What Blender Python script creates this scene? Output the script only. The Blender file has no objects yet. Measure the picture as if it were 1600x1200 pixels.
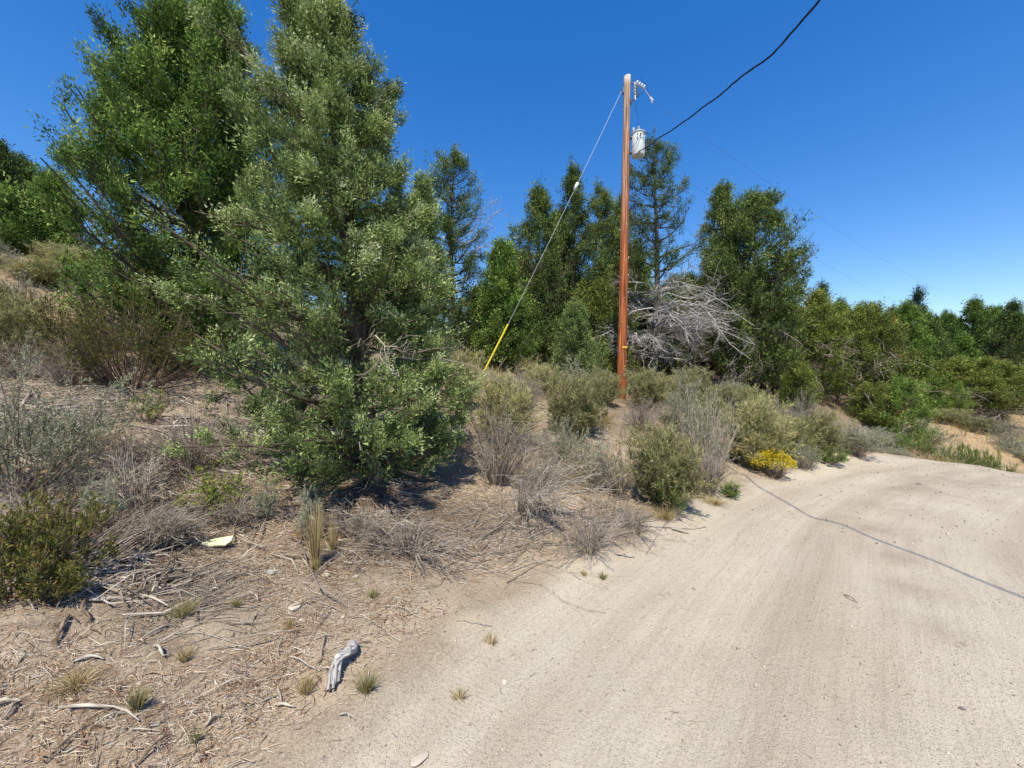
import bpy, math
import numpy as np
from mathutils import Vector, Matrix

# ------------------------------------------------------------------ camera, world, sun
scene = bpy.context.scene
C = scene.collection
F_PX = 620.0                       # focal length in pixels of a 1600 px wide frame
PITCH = math.radians(1.4)
EYE = np.array([0.0, 0.0, 1.7])
cam_d = bpy.data.cameras.new('camera'); cam = bpy.data.objects.new('camera', cam_d); C.objects.link(cam)
cam_d.sensor_width = 36.0; cam_d.lens = 36.0 * F_PX / 1600.0
cam_d.clip_start = 0.05; cam_d.clip_end = 5000
cam.location = EYE.tolist(); cam.rotation_euler = (math.radians(90) - PITCH, 0, 0)
scene.camera = cam

SUN_EL, SUN_AZ = 59.0, 190.0       # azimuth clockwise from +Y: the sun is behind the camera, a little left
world = bpy.data.worlds.new('World'); scene.world = world; world.use_nodes = True
wn = world.node_tree.nodes; wl = world.node_tree.links
sky = wn.new('ShaderNodeTexSky'); sky.sky_type = 'NISHITA'; sky.sun_disc = False
sky.sun_elevation = math.radians(SUN_EL); sky.sun_rotation = math.radians(SUN_AZ)
sky.altitude = 600; sky.air_density = 1.2; sky.dust_density = 0.2; sky.ozone_density = 3.0
hs = wn.new('ShaderNodeHueSaturation'); hs.inputs['Saturation'].default_value = 1.5; hs.inputs['Hue'].default_value = 0.512; hs.inputs['Value'].default_value = 1.25
gm = wn.new('ShaderNodeGamma'); gm.inputs[1].default_value = .86; wl.new(sky.outputs[0], gm.inputs[0]); wl.new(gm.outputs[0], hs.inputs['Color']); wl.new(hs.outputs[0], wn['Background'].inputs[0])
wn['Background'].inputs[1].default_value = 0.135
sun_d = bpy.data.lights.new('sun', 'SUN'); sun_d.energy = 4.9; sun_d.angle = math.radians(0.53)
sun_d.color = (1.0, 0.91, 0.71)
sun = bpy.data.objects.new('sun', sun_d); C.objects.link(sun)
_e, _a = math.radians(SUN_EL), math.radians(SUN_AZ)
SUNDIR = Vector((math.cos(_e) * math.sin(_a), math.cos(_e) * math.cos(_a), math.sin(_e)))
sun.rotation_euler = SUNDIR.to_track_quat('Z', 'Y').to_euler()
sun.location = (0, -10, 30)
scene.view_settings.view_transform = 'Standard'; scene.view_settings.look = 'None'
scene.view_settings.exposure = 0.46; scene.view_settings.gamma = 1.0
scene.view_settings.use_curve_mapping = False

# ------------------------------------------------------------------ numeric helpers
def vnoise(x, y, seed=0):
    x = np.asarray(x, float); y = np.asarray(y, float)
    xi = np.floor(x).astype(np.int64); yi = np.floor(y).astype(np.int64)
    fx = x - xi; fy = y - yi
    fx = fx * fx * (3 - 2 * fx); fy = fy * fy * (3 - 2 * fy)
    def h(a, b):
        n = (a * 374761393 + b * 668265263 + seed * 974711) & 0x7fffffff
        n = ((n ^ (n >> 13)) * 1274126177) & 0x7fffffff
        return ((n ^ (n >> 16)) & 0xffff) / 65535.0
    v = (h(xi, yi) * (1 - fx) + h(xi + 1, yi) * fx) * (1 - fy) + (h(xi, yi + 1) * (1 - fx) + h(xi + 1, yi + 1) * fx) * fy
    return v * 2 - 1
def fbm(x, y, oct=4, seed=0):
    s = 0; a = 1
    for i in range(oct):
        s = s + a * vnoise(x * 2 ** i + 17.3 * i, y * 2 ** i - 9.1 * i, seed + i); a *= .5
    return s
def sstep(a, b, x):
    t = np.clip((x - a) / (b - a), 0, 1); return t * t * (3 - 2 * t)
def unit(v):
    return v / np.maximum(np.linalg.norm(v, axis=-1, keepdims=True), 1e-9)

def ray(px, py):
    xc = (px - 800) / F_PX; yc = (600 - py) / F_PX
    d = np.array([xc, math.cos(PITCH) + yc * math.sin(PITCH), -math.sin(PITCH) + yc * math.cos(PITCH)])
    return d / d[1]
def at(px, py, Y):
    return EYE + ray(px, py) * Y

# ------------------------------------------------------------------ the lie of the land
def roadz(x, y): return -0.045 * y - 0.008 * x
def _catmull(pts, n=24):
    pts = np.array(pts, float); out = []
    P = np.vstack([2 * pts[0] - pts[1], pts, 2 * pts[-1] - pts[-2]])
    for i in range(1, len(P) - 2):
        t = np.linspace(0, 1, n, endpoint=False)[:, None]
        p0, p1, p2, p3 = P[i - 1], P[i], P[i + 1], P[i + 2]
        out.append(.5 * (2 * p1 + (p2 - p0) * t + (2 * p0 - 5 * p1 + 4 * p2 - p3) * t ** 2 + (3 * p1 - p0 - 3 * p2 + p3) * t ** 3))
    out.append(pts[-1:]); return np.vstack(out)
LEFT = _catmull([(-3.6, -40), (-3.0, -14), (-2.2, -5), (-1.5, -.8), (-.7, 1.8), (.2, 3.1), (1.45, 4.5), (3.5, 6.65), (6.0, 8.4), (8.4, 9.7), (11.0, 10.5), (15, 10.7), (22, 9.5), (34, 5), (60, -8)])
RIGHT = _catmull([(3.0, -40), (3.4, -14), (4.2, -5), (5.3, -.8), (6.4, 2.2), (7.7, 4.6), (9.4, 6.6), (11.9, 7.6), (15, 7.5), (22, 6.0), (34, 1.5), (60, -12)])
ROADPOLY = np.vstack([LEFT, RIGHT[::-1]])
_larc = np.concatenate([[0], np.cumsum(np.linalg.norm(np.diff(LEFT, axis=0), axis=1))])

def seg_dist(x, y, poly, closed=False, want_s=False):
    """distance to a polyline, plus arc length at the foot point"""
    best = np.full(x.shape, 1e9); bs = np.zeros(x.shape)
    P = poly; Q = np.roll(poly, -1, axis=0)
    n = len(P) if closed else len(P) - 1
    for i in range(n):
        ax, ay = P[i]; bx, by = Q[i]
        dx, dy = bx - ax, by - ay; L2 = dx * dx + dy * dy + 1e-12
        t = np.clip(((x - ax) * dx + (y - ay) * dy) / L2, 0, 1)
        d = np.hypot(x - ax - t * dx, y - ay - t * dy)
        m = d < best; best = np.where(m, d, best)
        if want_s: bs = np.where(m, _larc[i] + t * math.sqrt(L2), bs)
    return (best, bs) if want_s else best
def inside(x, y, poly):
    c = np.zeros(x.shape, bool); P = poly; Q = np.roll(poly, -1, axis=0)
    for (ax, ay), (bx, by) in zip(P, Q):
        if ay == by: continue
        m = ((ay > y) != (by > y)) & (x < (bx - ax) * (y - ay) / (by - ay) + ax)
        c ^= m
    return c
def road_sd(x, y):
    x = np.asarray(x, float); y = np.asarray(y, float)
    d = seg_dist(x, y, ROADPOLY, True)
    return np.where(inside(x, y, ROADPOLY), d, -d)

CTRL = []
def cw(x, y, z): CTRL.append((x, y, z))
def cp(px, py, Y):
    p = at(px, py, Y); CTRL.append(tuple(p))
for x, y in [(-1, 0), (0, 1.8), (2, 1.5), (4, 1), (2, 4), (4, 4), (6, 3.5), (4, 6.8), (6.5, 7), (8, 8.2), (-1.2, -4), (2, -5), (1, -12), (2.5, -25), (.3, 3.1), (1.4, 4.4), (3.5, 6.6), (6, 8.4), (9.2, 9.2), (9, 6.8)]:
    cw(x, y, roadz(x, y))
cw(11, 10.1, -.52); cw(11.2, 8.6, -.5); cw(13.5, 10.5, -1.05); cw(17, 9, -1.7); cw(13.5, 8, -1.0); cw(20, 7, -2.2); cw(30, 3, -3.2); cw(60, -10, -5)
cw(11, 13.2, -1.5); cw(14, 13.5, -1.8); cw(20, 13, -2.2)
for a in [(0, 950, 2.4), (0, 800, 3.3), (0, 690, 4.3), (0, 600, 6.2), (150, 600, 6.8), (250, 610, 7.0), (0, 540, 7.7), (0, 450, 10), (0, 395, 13),
          (120, 470, 10), (60, 415, 12), (337, 855, 3.4), (200, 760, 4.3), (250, 670, 5.5), (450, 830, 3.85), (650, 845, 3.9), (600, 900, 3.15), (460, 950, 2.75),
          (520, 760, 4.8), (800, 850, 3.9), (900, 800, 4.9), (850, 700, 7.0), (950, 690, 8.2), (971, 622, 12.8), (780, 602, 12.2), (700, 605, 11), (600, 625, 9),
          (450, 650, 7.0), (350, 600, 8), (1050, 640, 12.3), (1180, 640, 14), (1200, 712, 9.3), (1300, 694, 11.2), (1400, 694, 13.3), (1400, 652, 18), (1020, 600, 18),
          (1180, 602, 18), (860, 590, 16.5), (700, 560, 16), (1300, 640, 16.5), (1600, 704, 16), (1500, 664, 22), (1500, 640, 26), (1590, 650, 24), (1380, 640, 26), (300, 500, 11), (200, 470, 12)]:
    cp(*a)
cw(-2, 1.2, .08); cw(-3.2, .5, .25); cw(-1.8, -4, .1); cw(-6, -4, 1.2); cw(-8, 1, 1.7); cw(-14, 4, 4.2); cw(-14, -8, 3.0); cw(-5, -20, 1.0)
cw(8, -1, -.3); cw(12, 1, -1.2); cw(14, 5, -1.2); cw(20, 0, -2.6); cw(10, -15, -1.5)
cw(-30, 20, 9.5); cw(-20, 25, 8); cw(-45, 60, 13); cw(-10, 35, 4.2); cw(0, 40, 3.0); cw(0, 80, 3); cw(20, 45, 1.2); cw(40, 40, .3); cw(40, 80, 1.6)
cw(80, 40, .3); cw(90, 90, 1.5); cw(-60, 0, 14); cw(-90, 90, 18); cw(50, 15, -1.5); cw(0, 200, 4); cw(150, 150, 2); cw(-150, 150, 22); cw(0, -80, -3); cw(90, -60, -8); cw(-80, -60, 12)
CT = np.array(CTRL)
_A = np.sqrt(((CT[:, None, :2] - CT[None, :, :2]) ** 2).sum(-1) + .8)
_n = len(CT)
_M = np.zeros((_n + 3, _n + 3)); _M[:_n, :_n] = _A - np.eye(_n) * .03; _M[:_n, _n] = 1; _M[:_n, _n + 1:] = CT[:, :2]; _M[_n, :_n] = 1; _M[_n + 1:, :_n] = CT[:, :2].T
_W = np.linalg.solve(_M, np.concatenate([CT[:, 2], [0, 0, 0]]))
def base_h(x, y):
    x = np.asarray(x, float); y = np.asarray(y, float)
    s = _W[_n] + _W[_n + 1] * x + _W[_n + 2] * y
    for i in range(_n):
        s = s + _W[i] * np.sqrt((x - CT[i, 0]) ** 2 + (y - CT[i, 1]) ** 2 + .8)
    return s
MOUNDS = []      # x, y, radius, height: pale heaps of bare earth
def hgt(x, y):
    x = np.asarray(x, float); y = np.asarray(y, float)
    z = base_h(x, y)
    rd = road_sd(x, y); off = sstep(.25, -.5, rd)
    z = z + off * (.05 * fbm(x * .9, y * .9, 3, 5) + .022 * fbm(x * 5, y * 5, 3, 9))
    z = z + (1 - off) * .008 * fbm(x * 2.2, y * 2.2, 3, 21)
    on = sstep(0, .6, rd) 
    ruts = 0
    for c_, w_, a_ in ((1.25, .2, .034), (2.9, .22, .038), (4.3, .2, .03), (5.6, .2, .026)):
        ruts = ruts - a_ * np.exp(-((rd - c_) / w_) ** 2) + a_ * .6 * np.exp(-((rd - c_ - .42) / .13) ** 2)
    z = z + on * ruts * (x * x + y * y < 2500)
    z = z + .05 * np.exp(-((rd + .12) / .2) ** 2) * (x * x + y * y < 900)     # little windrow along the road's edge
    for mx, my, mr, mh in MOUNDS:
        z = z + mh * np.exp(-((x - mx) ** 2 + (y - my) ** 2) / mr ** 2)
    return z
def ground(px, py, ymax=90):
    d = ray(px, py)
    Y = np.concatenate([np.arange(1.0, 12, .03), np.arange(12, ymax, .15)])
    X = EYE[0] + d[0] * Y; Z = EYE[2] + d[2] * Y
    g = hgt(X, Y); k = np.where(Z <= g)[0]
    i = k[0] if len(k) else len(Y) - 1
    return np.array([X[i], Y[i], g[i]])
def drop(x, y):
    return np.array([x, y, float(hgt(x, y))])
for px, py, r, h in [(590, 908, .22, .05), (60, 990, .3, .09), (330, 985, .2, .04), (385, 938, .12, .04), (470, 915, .16, .03), (700, 925, .3, .02)]:
    p = ground(px, py); MOUNDS.append((p[0], p[1], r, h))

# ------------------------------------------------------------------ mesh + material helpers
def mesh_np(name, V, Fc, mat, tint=None, smooth=False, extra=None, matidx=None):
    V = np.ascontiguousarray(V, dtype=np.float32).reshape(-1, 3); Fc = np.ascontiguousarray(Fc, dtype=np.int32)
    me = bpy.data.meshes.new(name); k = Fc.shape[1]; m = len(Fc)
    me.vertices.add(len(V)); me.vertices.foreach_set('co', V.ravel())
    me.loops.add(m * k); me.loops.foreach_set('vertex_index', Fc.ravel())
    me.polygons.add(m); me.polygons.foreach_set('loop_start', np.arange(0, m * k, k, dtype=np.int32))
    if smooth: me.polygons.foreach_set('use_smooth', np.ones(m, bool))
    for mm in (mat if isinstance(mat, (list, tuple)) else [mat]): me.materials.append(mm)
    if matidx is not None: me.polygons.foreach_set('material_index', np.ascontiguousarray(matidx, dtype=np.int32))
    if tint is not None:
        a = me.attributes.new('tint', 'FLOAT', 'POINT'); a.data.foreach_set('value', np.ascontiguousarray(tint, dtype=np.float32))
    for kx, val in (extra or {}).items():
        a = me.attributes.new(kx, 'FLOAT', 'POINT'); a.data.foreach_set('value', np.ascontiguousarray(val, dtype=np.float32))
    me.update(calc_edges=True)
    return me
def link(name, me, parent=None):
    o = bpy.data.objects.new(name, me); C.objects.link(o)
    if parent: o.parent = parent
    return o
def tag(o, label=None, cat=None, group=None, kind=None):
    if label: o['label'] = label
    if cat: o['category'] = cat
    if group: o['group'] = group
    if kind: o['kind'] = kind
    return o
def thing(name, label, cat, loc=(0, 0, 0), rz=0, group=None):
    o = bpy.data.objects.new(name, None); C.objects.link(o); o.empty_display_size = .1
    o.location = [float(v) for v in loc]; o.rotation_euler = (0, 0, rz)
    return tag(o, label, cat, group)
def copy_thing(root, loc, rz, s, label, group=None, name=None):
    r = root.copy(); C.objects.link(r)
    r.location = [float(v) for v in loc]; r.rotation_euler = (0, 0, rz); r.scale = s if hasattr(s, '__len__') else (s, s, s)
    r['label'] = label
    if group: r['group'] = group
    elif 'group' in r: del r['group']
    if name: r.name = name
    for ch in root.children:
        c = ch.copy(); C.objects.link(c); c.parent = r
        for g in ch.children:
            d = g.copy(); C.objects.link(d); d.parent = c
    return r

class Geo:
    """collects tri/quad soups with tint"""
    def __init__(s): s.V = []; s.F = []; s.T = []; s.n = 0
    def add(s, V, Fc, T):
        V = V.reshape(-1, 3); s.V.append(V); s.F.append(Fc + s.n); s.T.append(np.broadcast_to(T, (len(V),)).astype(float) if np.ndim(T) < 1 or len(T) != len(V) else T); s.n += len(V)
    def mesh(s, name, mat, smooth=False):
        return mesh_np(name, np.vstack(s.V), np.vstack(s.F), mat, np.concatenate(s.T), smooth)

def tubes(P, R, sides=3, tint=0.5):
    """P (N,K,3) polylines, R (N,K) radii -> quads"""
    N, K, _ = P.shape
    d = unit(P[:, -1] - P[:, 0]); ref = np.where(np.abs(d[:, 2:3]) > .9, np.array([[1., 0, 0]]), np.array([[0, 0, 1.]]))
    T = np.gradient(P, axis=1) if K > 2 else np.repeat((P[:, 1:] - P[:, :1]), 2, axis=1)
    T = unit(T); a = unit(np.cross(T, ref[:, None, :])); b = np.cross(T, a)
    th = np.arange(sides) * 2 * math.pi / sides
    V = P[:, :, None, :] + R[:, :, None, None] * (np.cos(th)[None, None, :, None] * a[:, :, None, :] + np.sin(th)[None, None, :, None] * b[:, :, None, :])
    base = (np.arange(N) * K * sides)[:, None, None]; k = (np.arange(K - 1) * sides)[None, :, None]; s_ = np.arange(sides)[None, None, :]; s2 = (s_ + 1) % sides
    q = np.stack([base + k + s_, base + k + s2, base + k + sides + s2, base + k + sides + s_], -1).reshape(-1, 4)
    t = np.repeat(np.broadcast_to(tint, (N,)), K * sides)
    return V.reshape(-1, 3), q, t

def blades(P, D, L, W, rng, tint, curl=.0):
    """one diamond leaf per row"""
    N = len(P); side = unit(np.cross(D, rng.normal(size=(N, 3))))
    L = np.broadcast_to(L, (N,))[:, None]; W = np.broadcast_to(W, (N,))[:, None]
    mid = P + D * L * .5
    V = np.stack([P, mid + side * W * .5, P + D * L, mid - side * W * .5], 1)
    if curl: V[:, 2, 2] -= (L[:, 0] * curl)
    q = np.arange(N * 4).reshape(N, 4)
    return V.reshape(-1, 3), q, np.repeat(np.broadcast_to(tint, (N,)), 4)
def tufts(P, D, size, nb, rng, tint, wr=.3, spread=.75, tw=(.35, .75)):
    """a spray: short blunt twigs set along and around an axis"""
    N = len(P); Pr = np.repeat(P, nb, 0); Dr = np.repeat(D, nb, 0)
    S = np.repeat(np.broadcast_to(size, (N,)), nb); u = rng.random(N * nb)
    dd = unit(Dr + (spread * (1.15 - .7 * u))[:, None] * rng.normal(size=Dr.shape) * .75); sz = S * rng.uniform(tw[0], tw[1], N * nb)
    Pr = Pr + Dr * (u * S * .85)[:, None] + rng.normal(size=Pr.shape) * (S * .07 * (1.3 - u))[:, None]
    T = np.clip(np.repeat(np.broadcast_to(tint, (N,)), nb) + rng.normal(0, .05, N * nb) + (u - .5) * .22, 0, 1)
    side = unit(np.cross(dd, rng.normal(size=dd.shape))) * (sz * wr * .62)[:, None]
    V = np.stack([Pr - side, Pr + side, Pr + dd * sz[:, None]], 1)
    return V.reshape(-1, 3), np.arange(len(Pr) * 3).reshape(-1, 3), np.repeat(T, 3)

def clusters(CP, CD, CR, nl, rng, T, longl=1.0, stretch=1.6):
    """foliage clumps: short scale-leaved twigs standing on the surface of small plume-shaped tufts"""
    n = len(CP); idx = np.repeat(np.arange(n), nl); N = len(idx); D = unit(CD)[idx]; u = unit(rng.normal(size=(N, 3)))
    par = (u * D).sum(1, keepdims=True); lump = 1 + .35 * np.sin(u[:, :1] * 5 + idx[:, None] * 1.3) * np.sin(u[:, 1:2] * 4 + idx[:, None] * 2.1)
    rr = (rng.random((N, 1)) ** .4) * lump
    P = CP[idx] + CR[idx][:, None] * rr * (u + (stretch - 1) * par * D)
    nrm = unit(u - .35 * par * D); dd = unit(.5 * nrm + .7 * D + .42 * rng.normal(size=(N, 3)))
    side = unit(np.cross(dd, nrm + .55 * rng.normal(size=(N, 3)))); L = np.minimum(CR, 1.15 * np.median(CR))[idx] * rng.uniform(.3, .62, N) * longl * np.where(rng.random(N) < .05, 1.5, 1)
    hw = (L * rng.uniform(.18, .28, N))[:, None] * side
    V = np.stack([P - hw, P + hw, P + dd * L[:, None]], 1)
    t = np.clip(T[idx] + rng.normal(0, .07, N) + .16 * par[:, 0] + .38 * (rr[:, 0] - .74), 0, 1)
    return V.reshape(-1, 3), np.arange(N * 3).reshape(-1, 3), np.repeat(t, 3)

def child_lines(P, R, n, rng, K=4, t0=.25, lf=(.25, .5), ang=.7, up=.0, wob=.08, rf=.55):
    """n side branches sprouting from the polylines P"""
    N, KK, _ = P.shape
    i = rng.integers(0, N, n); t = rng.uniform(t0, .98, n) * (KK - 1); k = np.minimum(t.astype(int), KK - 2); f = (t - k)[:, None]
    st = P[i, k] * (1 - f) + P[i, k + 1] * f; pd = unit(P[i, k + 1] - P[i, k])
    Lp = np.linalg.norm(P[i, -1] - P[i, 0], axis=1)
    d = unit(pd + ang * rng.normal(size=(n, 3))); L = Lp * rng.uniform(lf[0], lf[1], n) * (1.15 - .6 * t / (KK - 1))
    s = np.linspace(0, 1, K)[None, :, None]
    Q = st[:, None] + d[:, None] * s * L[:, None, None] + np.array([0, 0, 1.]) * up * (s ** 2) * L[:, None, None]
    Q = Q + rng.normal(size=Q.shape) * wob * L[:, None, None] * s
    r0 = (R[i, k] * (1 - f[:, 0]) + R[i, k + 1] * f[:, 0]) * rf
    return Q, r0[:, None] * np.linspace(1, .3, K)[None, :]

# materials ---------------------------------------------------------------
def principled(name, rough=.8, spec=.25):
    m = bpy.data.materials.new(name); m.use_nodes = True
    b = m.node_tree.nodes['Principled BSDF']; b.inputs['Roughness'].default_value = rough
    b.inputs['Specular IOR Level'].default_value = spec
    return m, m.node_tree.nodes, m.node_tree.links, b
def plain(name, col, rough=.6, metal=0, spec=.4):
    m, n, l, b = principled(name, rough, spec); b.inputs['Base Color'].default_value = (*col, 1); b.inputs['Metallic'].default_value = metal
    return m
def ramp(n, stops):
    r = n.new('ShaderNodeValToRGB'); e = r.color_ramp.elements
    while len(e) > 1: e.remove(e[-1])
    e[0].position = stops[0][0]; e[0].color = (*stops[0][1], 1)
    for p, c in stops[1:]:
        x = e.new(p); x.color = (*c, 1)
    return r
def tinted(name, stops, rough=.75, transl=0.0, noise=.18, nscale=2.0, spec=.2, objvar=.0):
    """colour read from the per-element tint, nudged by a noise in space"""
    m, n, l, b = principled(name, rough, spec)
    at_ = n.new('ShaderNodeAttribute'); at_.attribute_name = 'tint'
    no = n.new('ShaderNodeTexNoise'); no.inputs['Scale'].default_value = nscale; no.inputs['Detail'].default_value = 3
    tc = n.new('ShaderNodeTexCoord'); l.new(tc.outputs['Object'], no.inputs['Vector'])
    mm = n.new('ShaderNodeMath'); mm.operation = 'MULTIPLY_ADD'; l.new(no.outputs[0], mm.inputs[0]); mm.inputs[1].default_value = noise * 2
    su = n.new('ShaderNodeMath'); su.operation = 'SUBTRACT'; l.new(at_.outputs['Fac'], su.inputs[0]); su.inputs[1].default_value = noise
    l.new(su.outputs[0], mm.inputs[2])
    last = mm.outputs[0]
    if objvar:
        oi = n.new('ShaderNodeObjectInfo'); o2 = n.new('ShaderNodeMath'); o2.operation = 'MULTIPLY_ADD'; l.new(oi.outputs['Random'], o2.inputs[0]); o2.inputs[1].default_value = objvar
        o3 = n.new('ShaderNodeMath'); o3.operation = 'SUBTRACT'; l.new(last, o3.inputs[0]); o3.inputs[1].default_value = objvar / 2
        l.new(o3.outputs[0], o2.inputs[2]); last = o2.outputs[0]
    r = ramp(n, stops); l.new(last, r.inputs[0]); l.new(r.outputs[0], b.inputs['Base Color'])
    if transl:
        tr = n.new('ShaderNodeBsdfTranslucent'); l.new(r.outputs[0], tr.inputs[0])
        mx = n.new('ShaderNodeMixShader'); mx.inputs[0].default_value = transl
        l.new(b.outputs[0], mx.inputs[1]); l.new(tr.outputs[0], mx.inputs[2]); l.new(mx.outputs[0], n['Material Output'].inputs[0])
    return m

M = {}
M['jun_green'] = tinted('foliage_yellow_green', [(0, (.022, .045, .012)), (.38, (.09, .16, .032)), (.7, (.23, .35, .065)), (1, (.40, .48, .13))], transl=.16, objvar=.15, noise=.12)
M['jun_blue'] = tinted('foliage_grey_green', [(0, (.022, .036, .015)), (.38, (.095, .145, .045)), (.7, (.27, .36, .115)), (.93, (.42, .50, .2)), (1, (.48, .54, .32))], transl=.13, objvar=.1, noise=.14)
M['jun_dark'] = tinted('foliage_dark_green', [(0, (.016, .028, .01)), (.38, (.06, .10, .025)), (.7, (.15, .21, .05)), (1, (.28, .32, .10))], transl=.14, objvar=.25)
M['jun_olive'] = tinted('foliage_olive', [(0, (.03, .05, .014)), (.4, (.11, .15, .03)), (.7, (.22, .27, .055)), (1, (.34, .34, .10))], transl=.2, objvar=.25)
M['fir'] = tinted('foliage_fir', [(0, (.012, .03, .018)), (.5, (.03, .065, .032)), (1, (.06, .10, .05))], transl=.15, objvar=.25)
M['orange_leaf'] = tinted('foliage_rust', [(0, (.22, .06, .015)), (1, (.5, .18, .05))], transl=.2)
M['rabbit'] = tinted('foliage_rabbitbrush', [(0, (.13, .125, .06)), (.5, (.31, .305, .14)), (1, (.48, .46, .22))], transl=.2, objvar=.55)
M['sage'] = tinted('foliage_sage', [(0, (.14, .15, .09)), (.5, (.31, .33, .22)), (1, (.48, .50, .37))], transl=.15, objvar=.3)
M['bitter'] = tinted('foliage_bitterbrush', [(0, (.05, .06, .015)), (.5, (.14, .15, .035)), (.85, (.24, .22, .06)), (1, (.38, .22, .06))], transl=.25, objvar=.3)
M['lime'] = tinted('foliage_lime', [(0, (.12, .17, .03)), (.6, (.27, .32, .06)), (1, (.42, .36, .08))], transl=.3)
M['flower'] = tinted('flower_yellow', [(0, (.35, .30, .03)), (.5, (.62, .50, .02)), (1, (.75, .62, .04))], transl=.25)
M['greenlow'] = tinted('foliage_low_green', [(0, (.09, .13, .03)), (.5, (.19, .27, .07)), (1, (.31, .36, .12))], transl=.3, objvar=.3)
M['stem_grey'] = tinted('wood_weathered_grey', [(0, (.09, .07, .055)), (.5, (.25, .21, .175)), (1, (.46, .41, .35))], noise=.2, nscale=6)
M['stem_pale'] = tinted('wood_bleached', [(0, (.16, .125, .095)), (.5, (.36, .315, .265)), (1, (.58, .53, .46))], noise=.25, nscale=14)
M['stem_olive'] = tinted('stems_olive', [(0, (.10, .095, .05)), (.5, (.22, .22, .10)), (1, (.34, .34, .18))], noise=.2, nscale=6)
M['wood_silver'] = tinted('wood_silver', [(0, (.10, .09, .085)), (.5, (.28, .265, .255)), (1, (.54, .53, .51))], noise=.35, nscale=4)
M['stem_brown'] = tinted('wood_brown', [(0, (.05, .035, .025)), (.5, (.13, .095, .07)), (1, (.26, .20, .15))], noise=.2, nscale=6)
M['bark'] = tinted('bark_juniper', [(0, (.045, .033, .026)), (.5, (.11, .085, .068)), (1, (.21, .175, .15))], noise=.3, nscale=9, rough=.9)
M['litter'] = tinted('litter_twigs', [(0, (.09, .045, .028)), (.3, (.25, .155, .10)), (.5, (.42, .31, .21)), (.75, (.56, .47, .36)), (1, (.70, .65, .57))], noise=.12, nscale=3)
M['grass_dry'] = tinted('grass_dry', [(0, (.24, .16, .07)), (.5, (.45, .35, .16)), (1, (.62, .54, .32))], transl=.2, noise=.2, nscale=1.2)
M['grass_orange'] = tinted('grass_orange', [(0, (.26, .16, .07)), (.5, (.42, .28, .13)), (1, (.55, .43, .24))], transl=.2, noise=.3, nscale=.8)
M['grass_green'] = tinted('grass_green', [(0, (.16, .16, .06)), (.6, (.33, .31, .13)), (1, (.50, .43, .22))], transl=.25)
M['pebble'] = tinted('pebbles', [(0, (.16, .13, .11)), (.4, (.33, .29, .25)), (1, (.60, .55, .48))], noise=.1, nscale=4)

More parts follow.
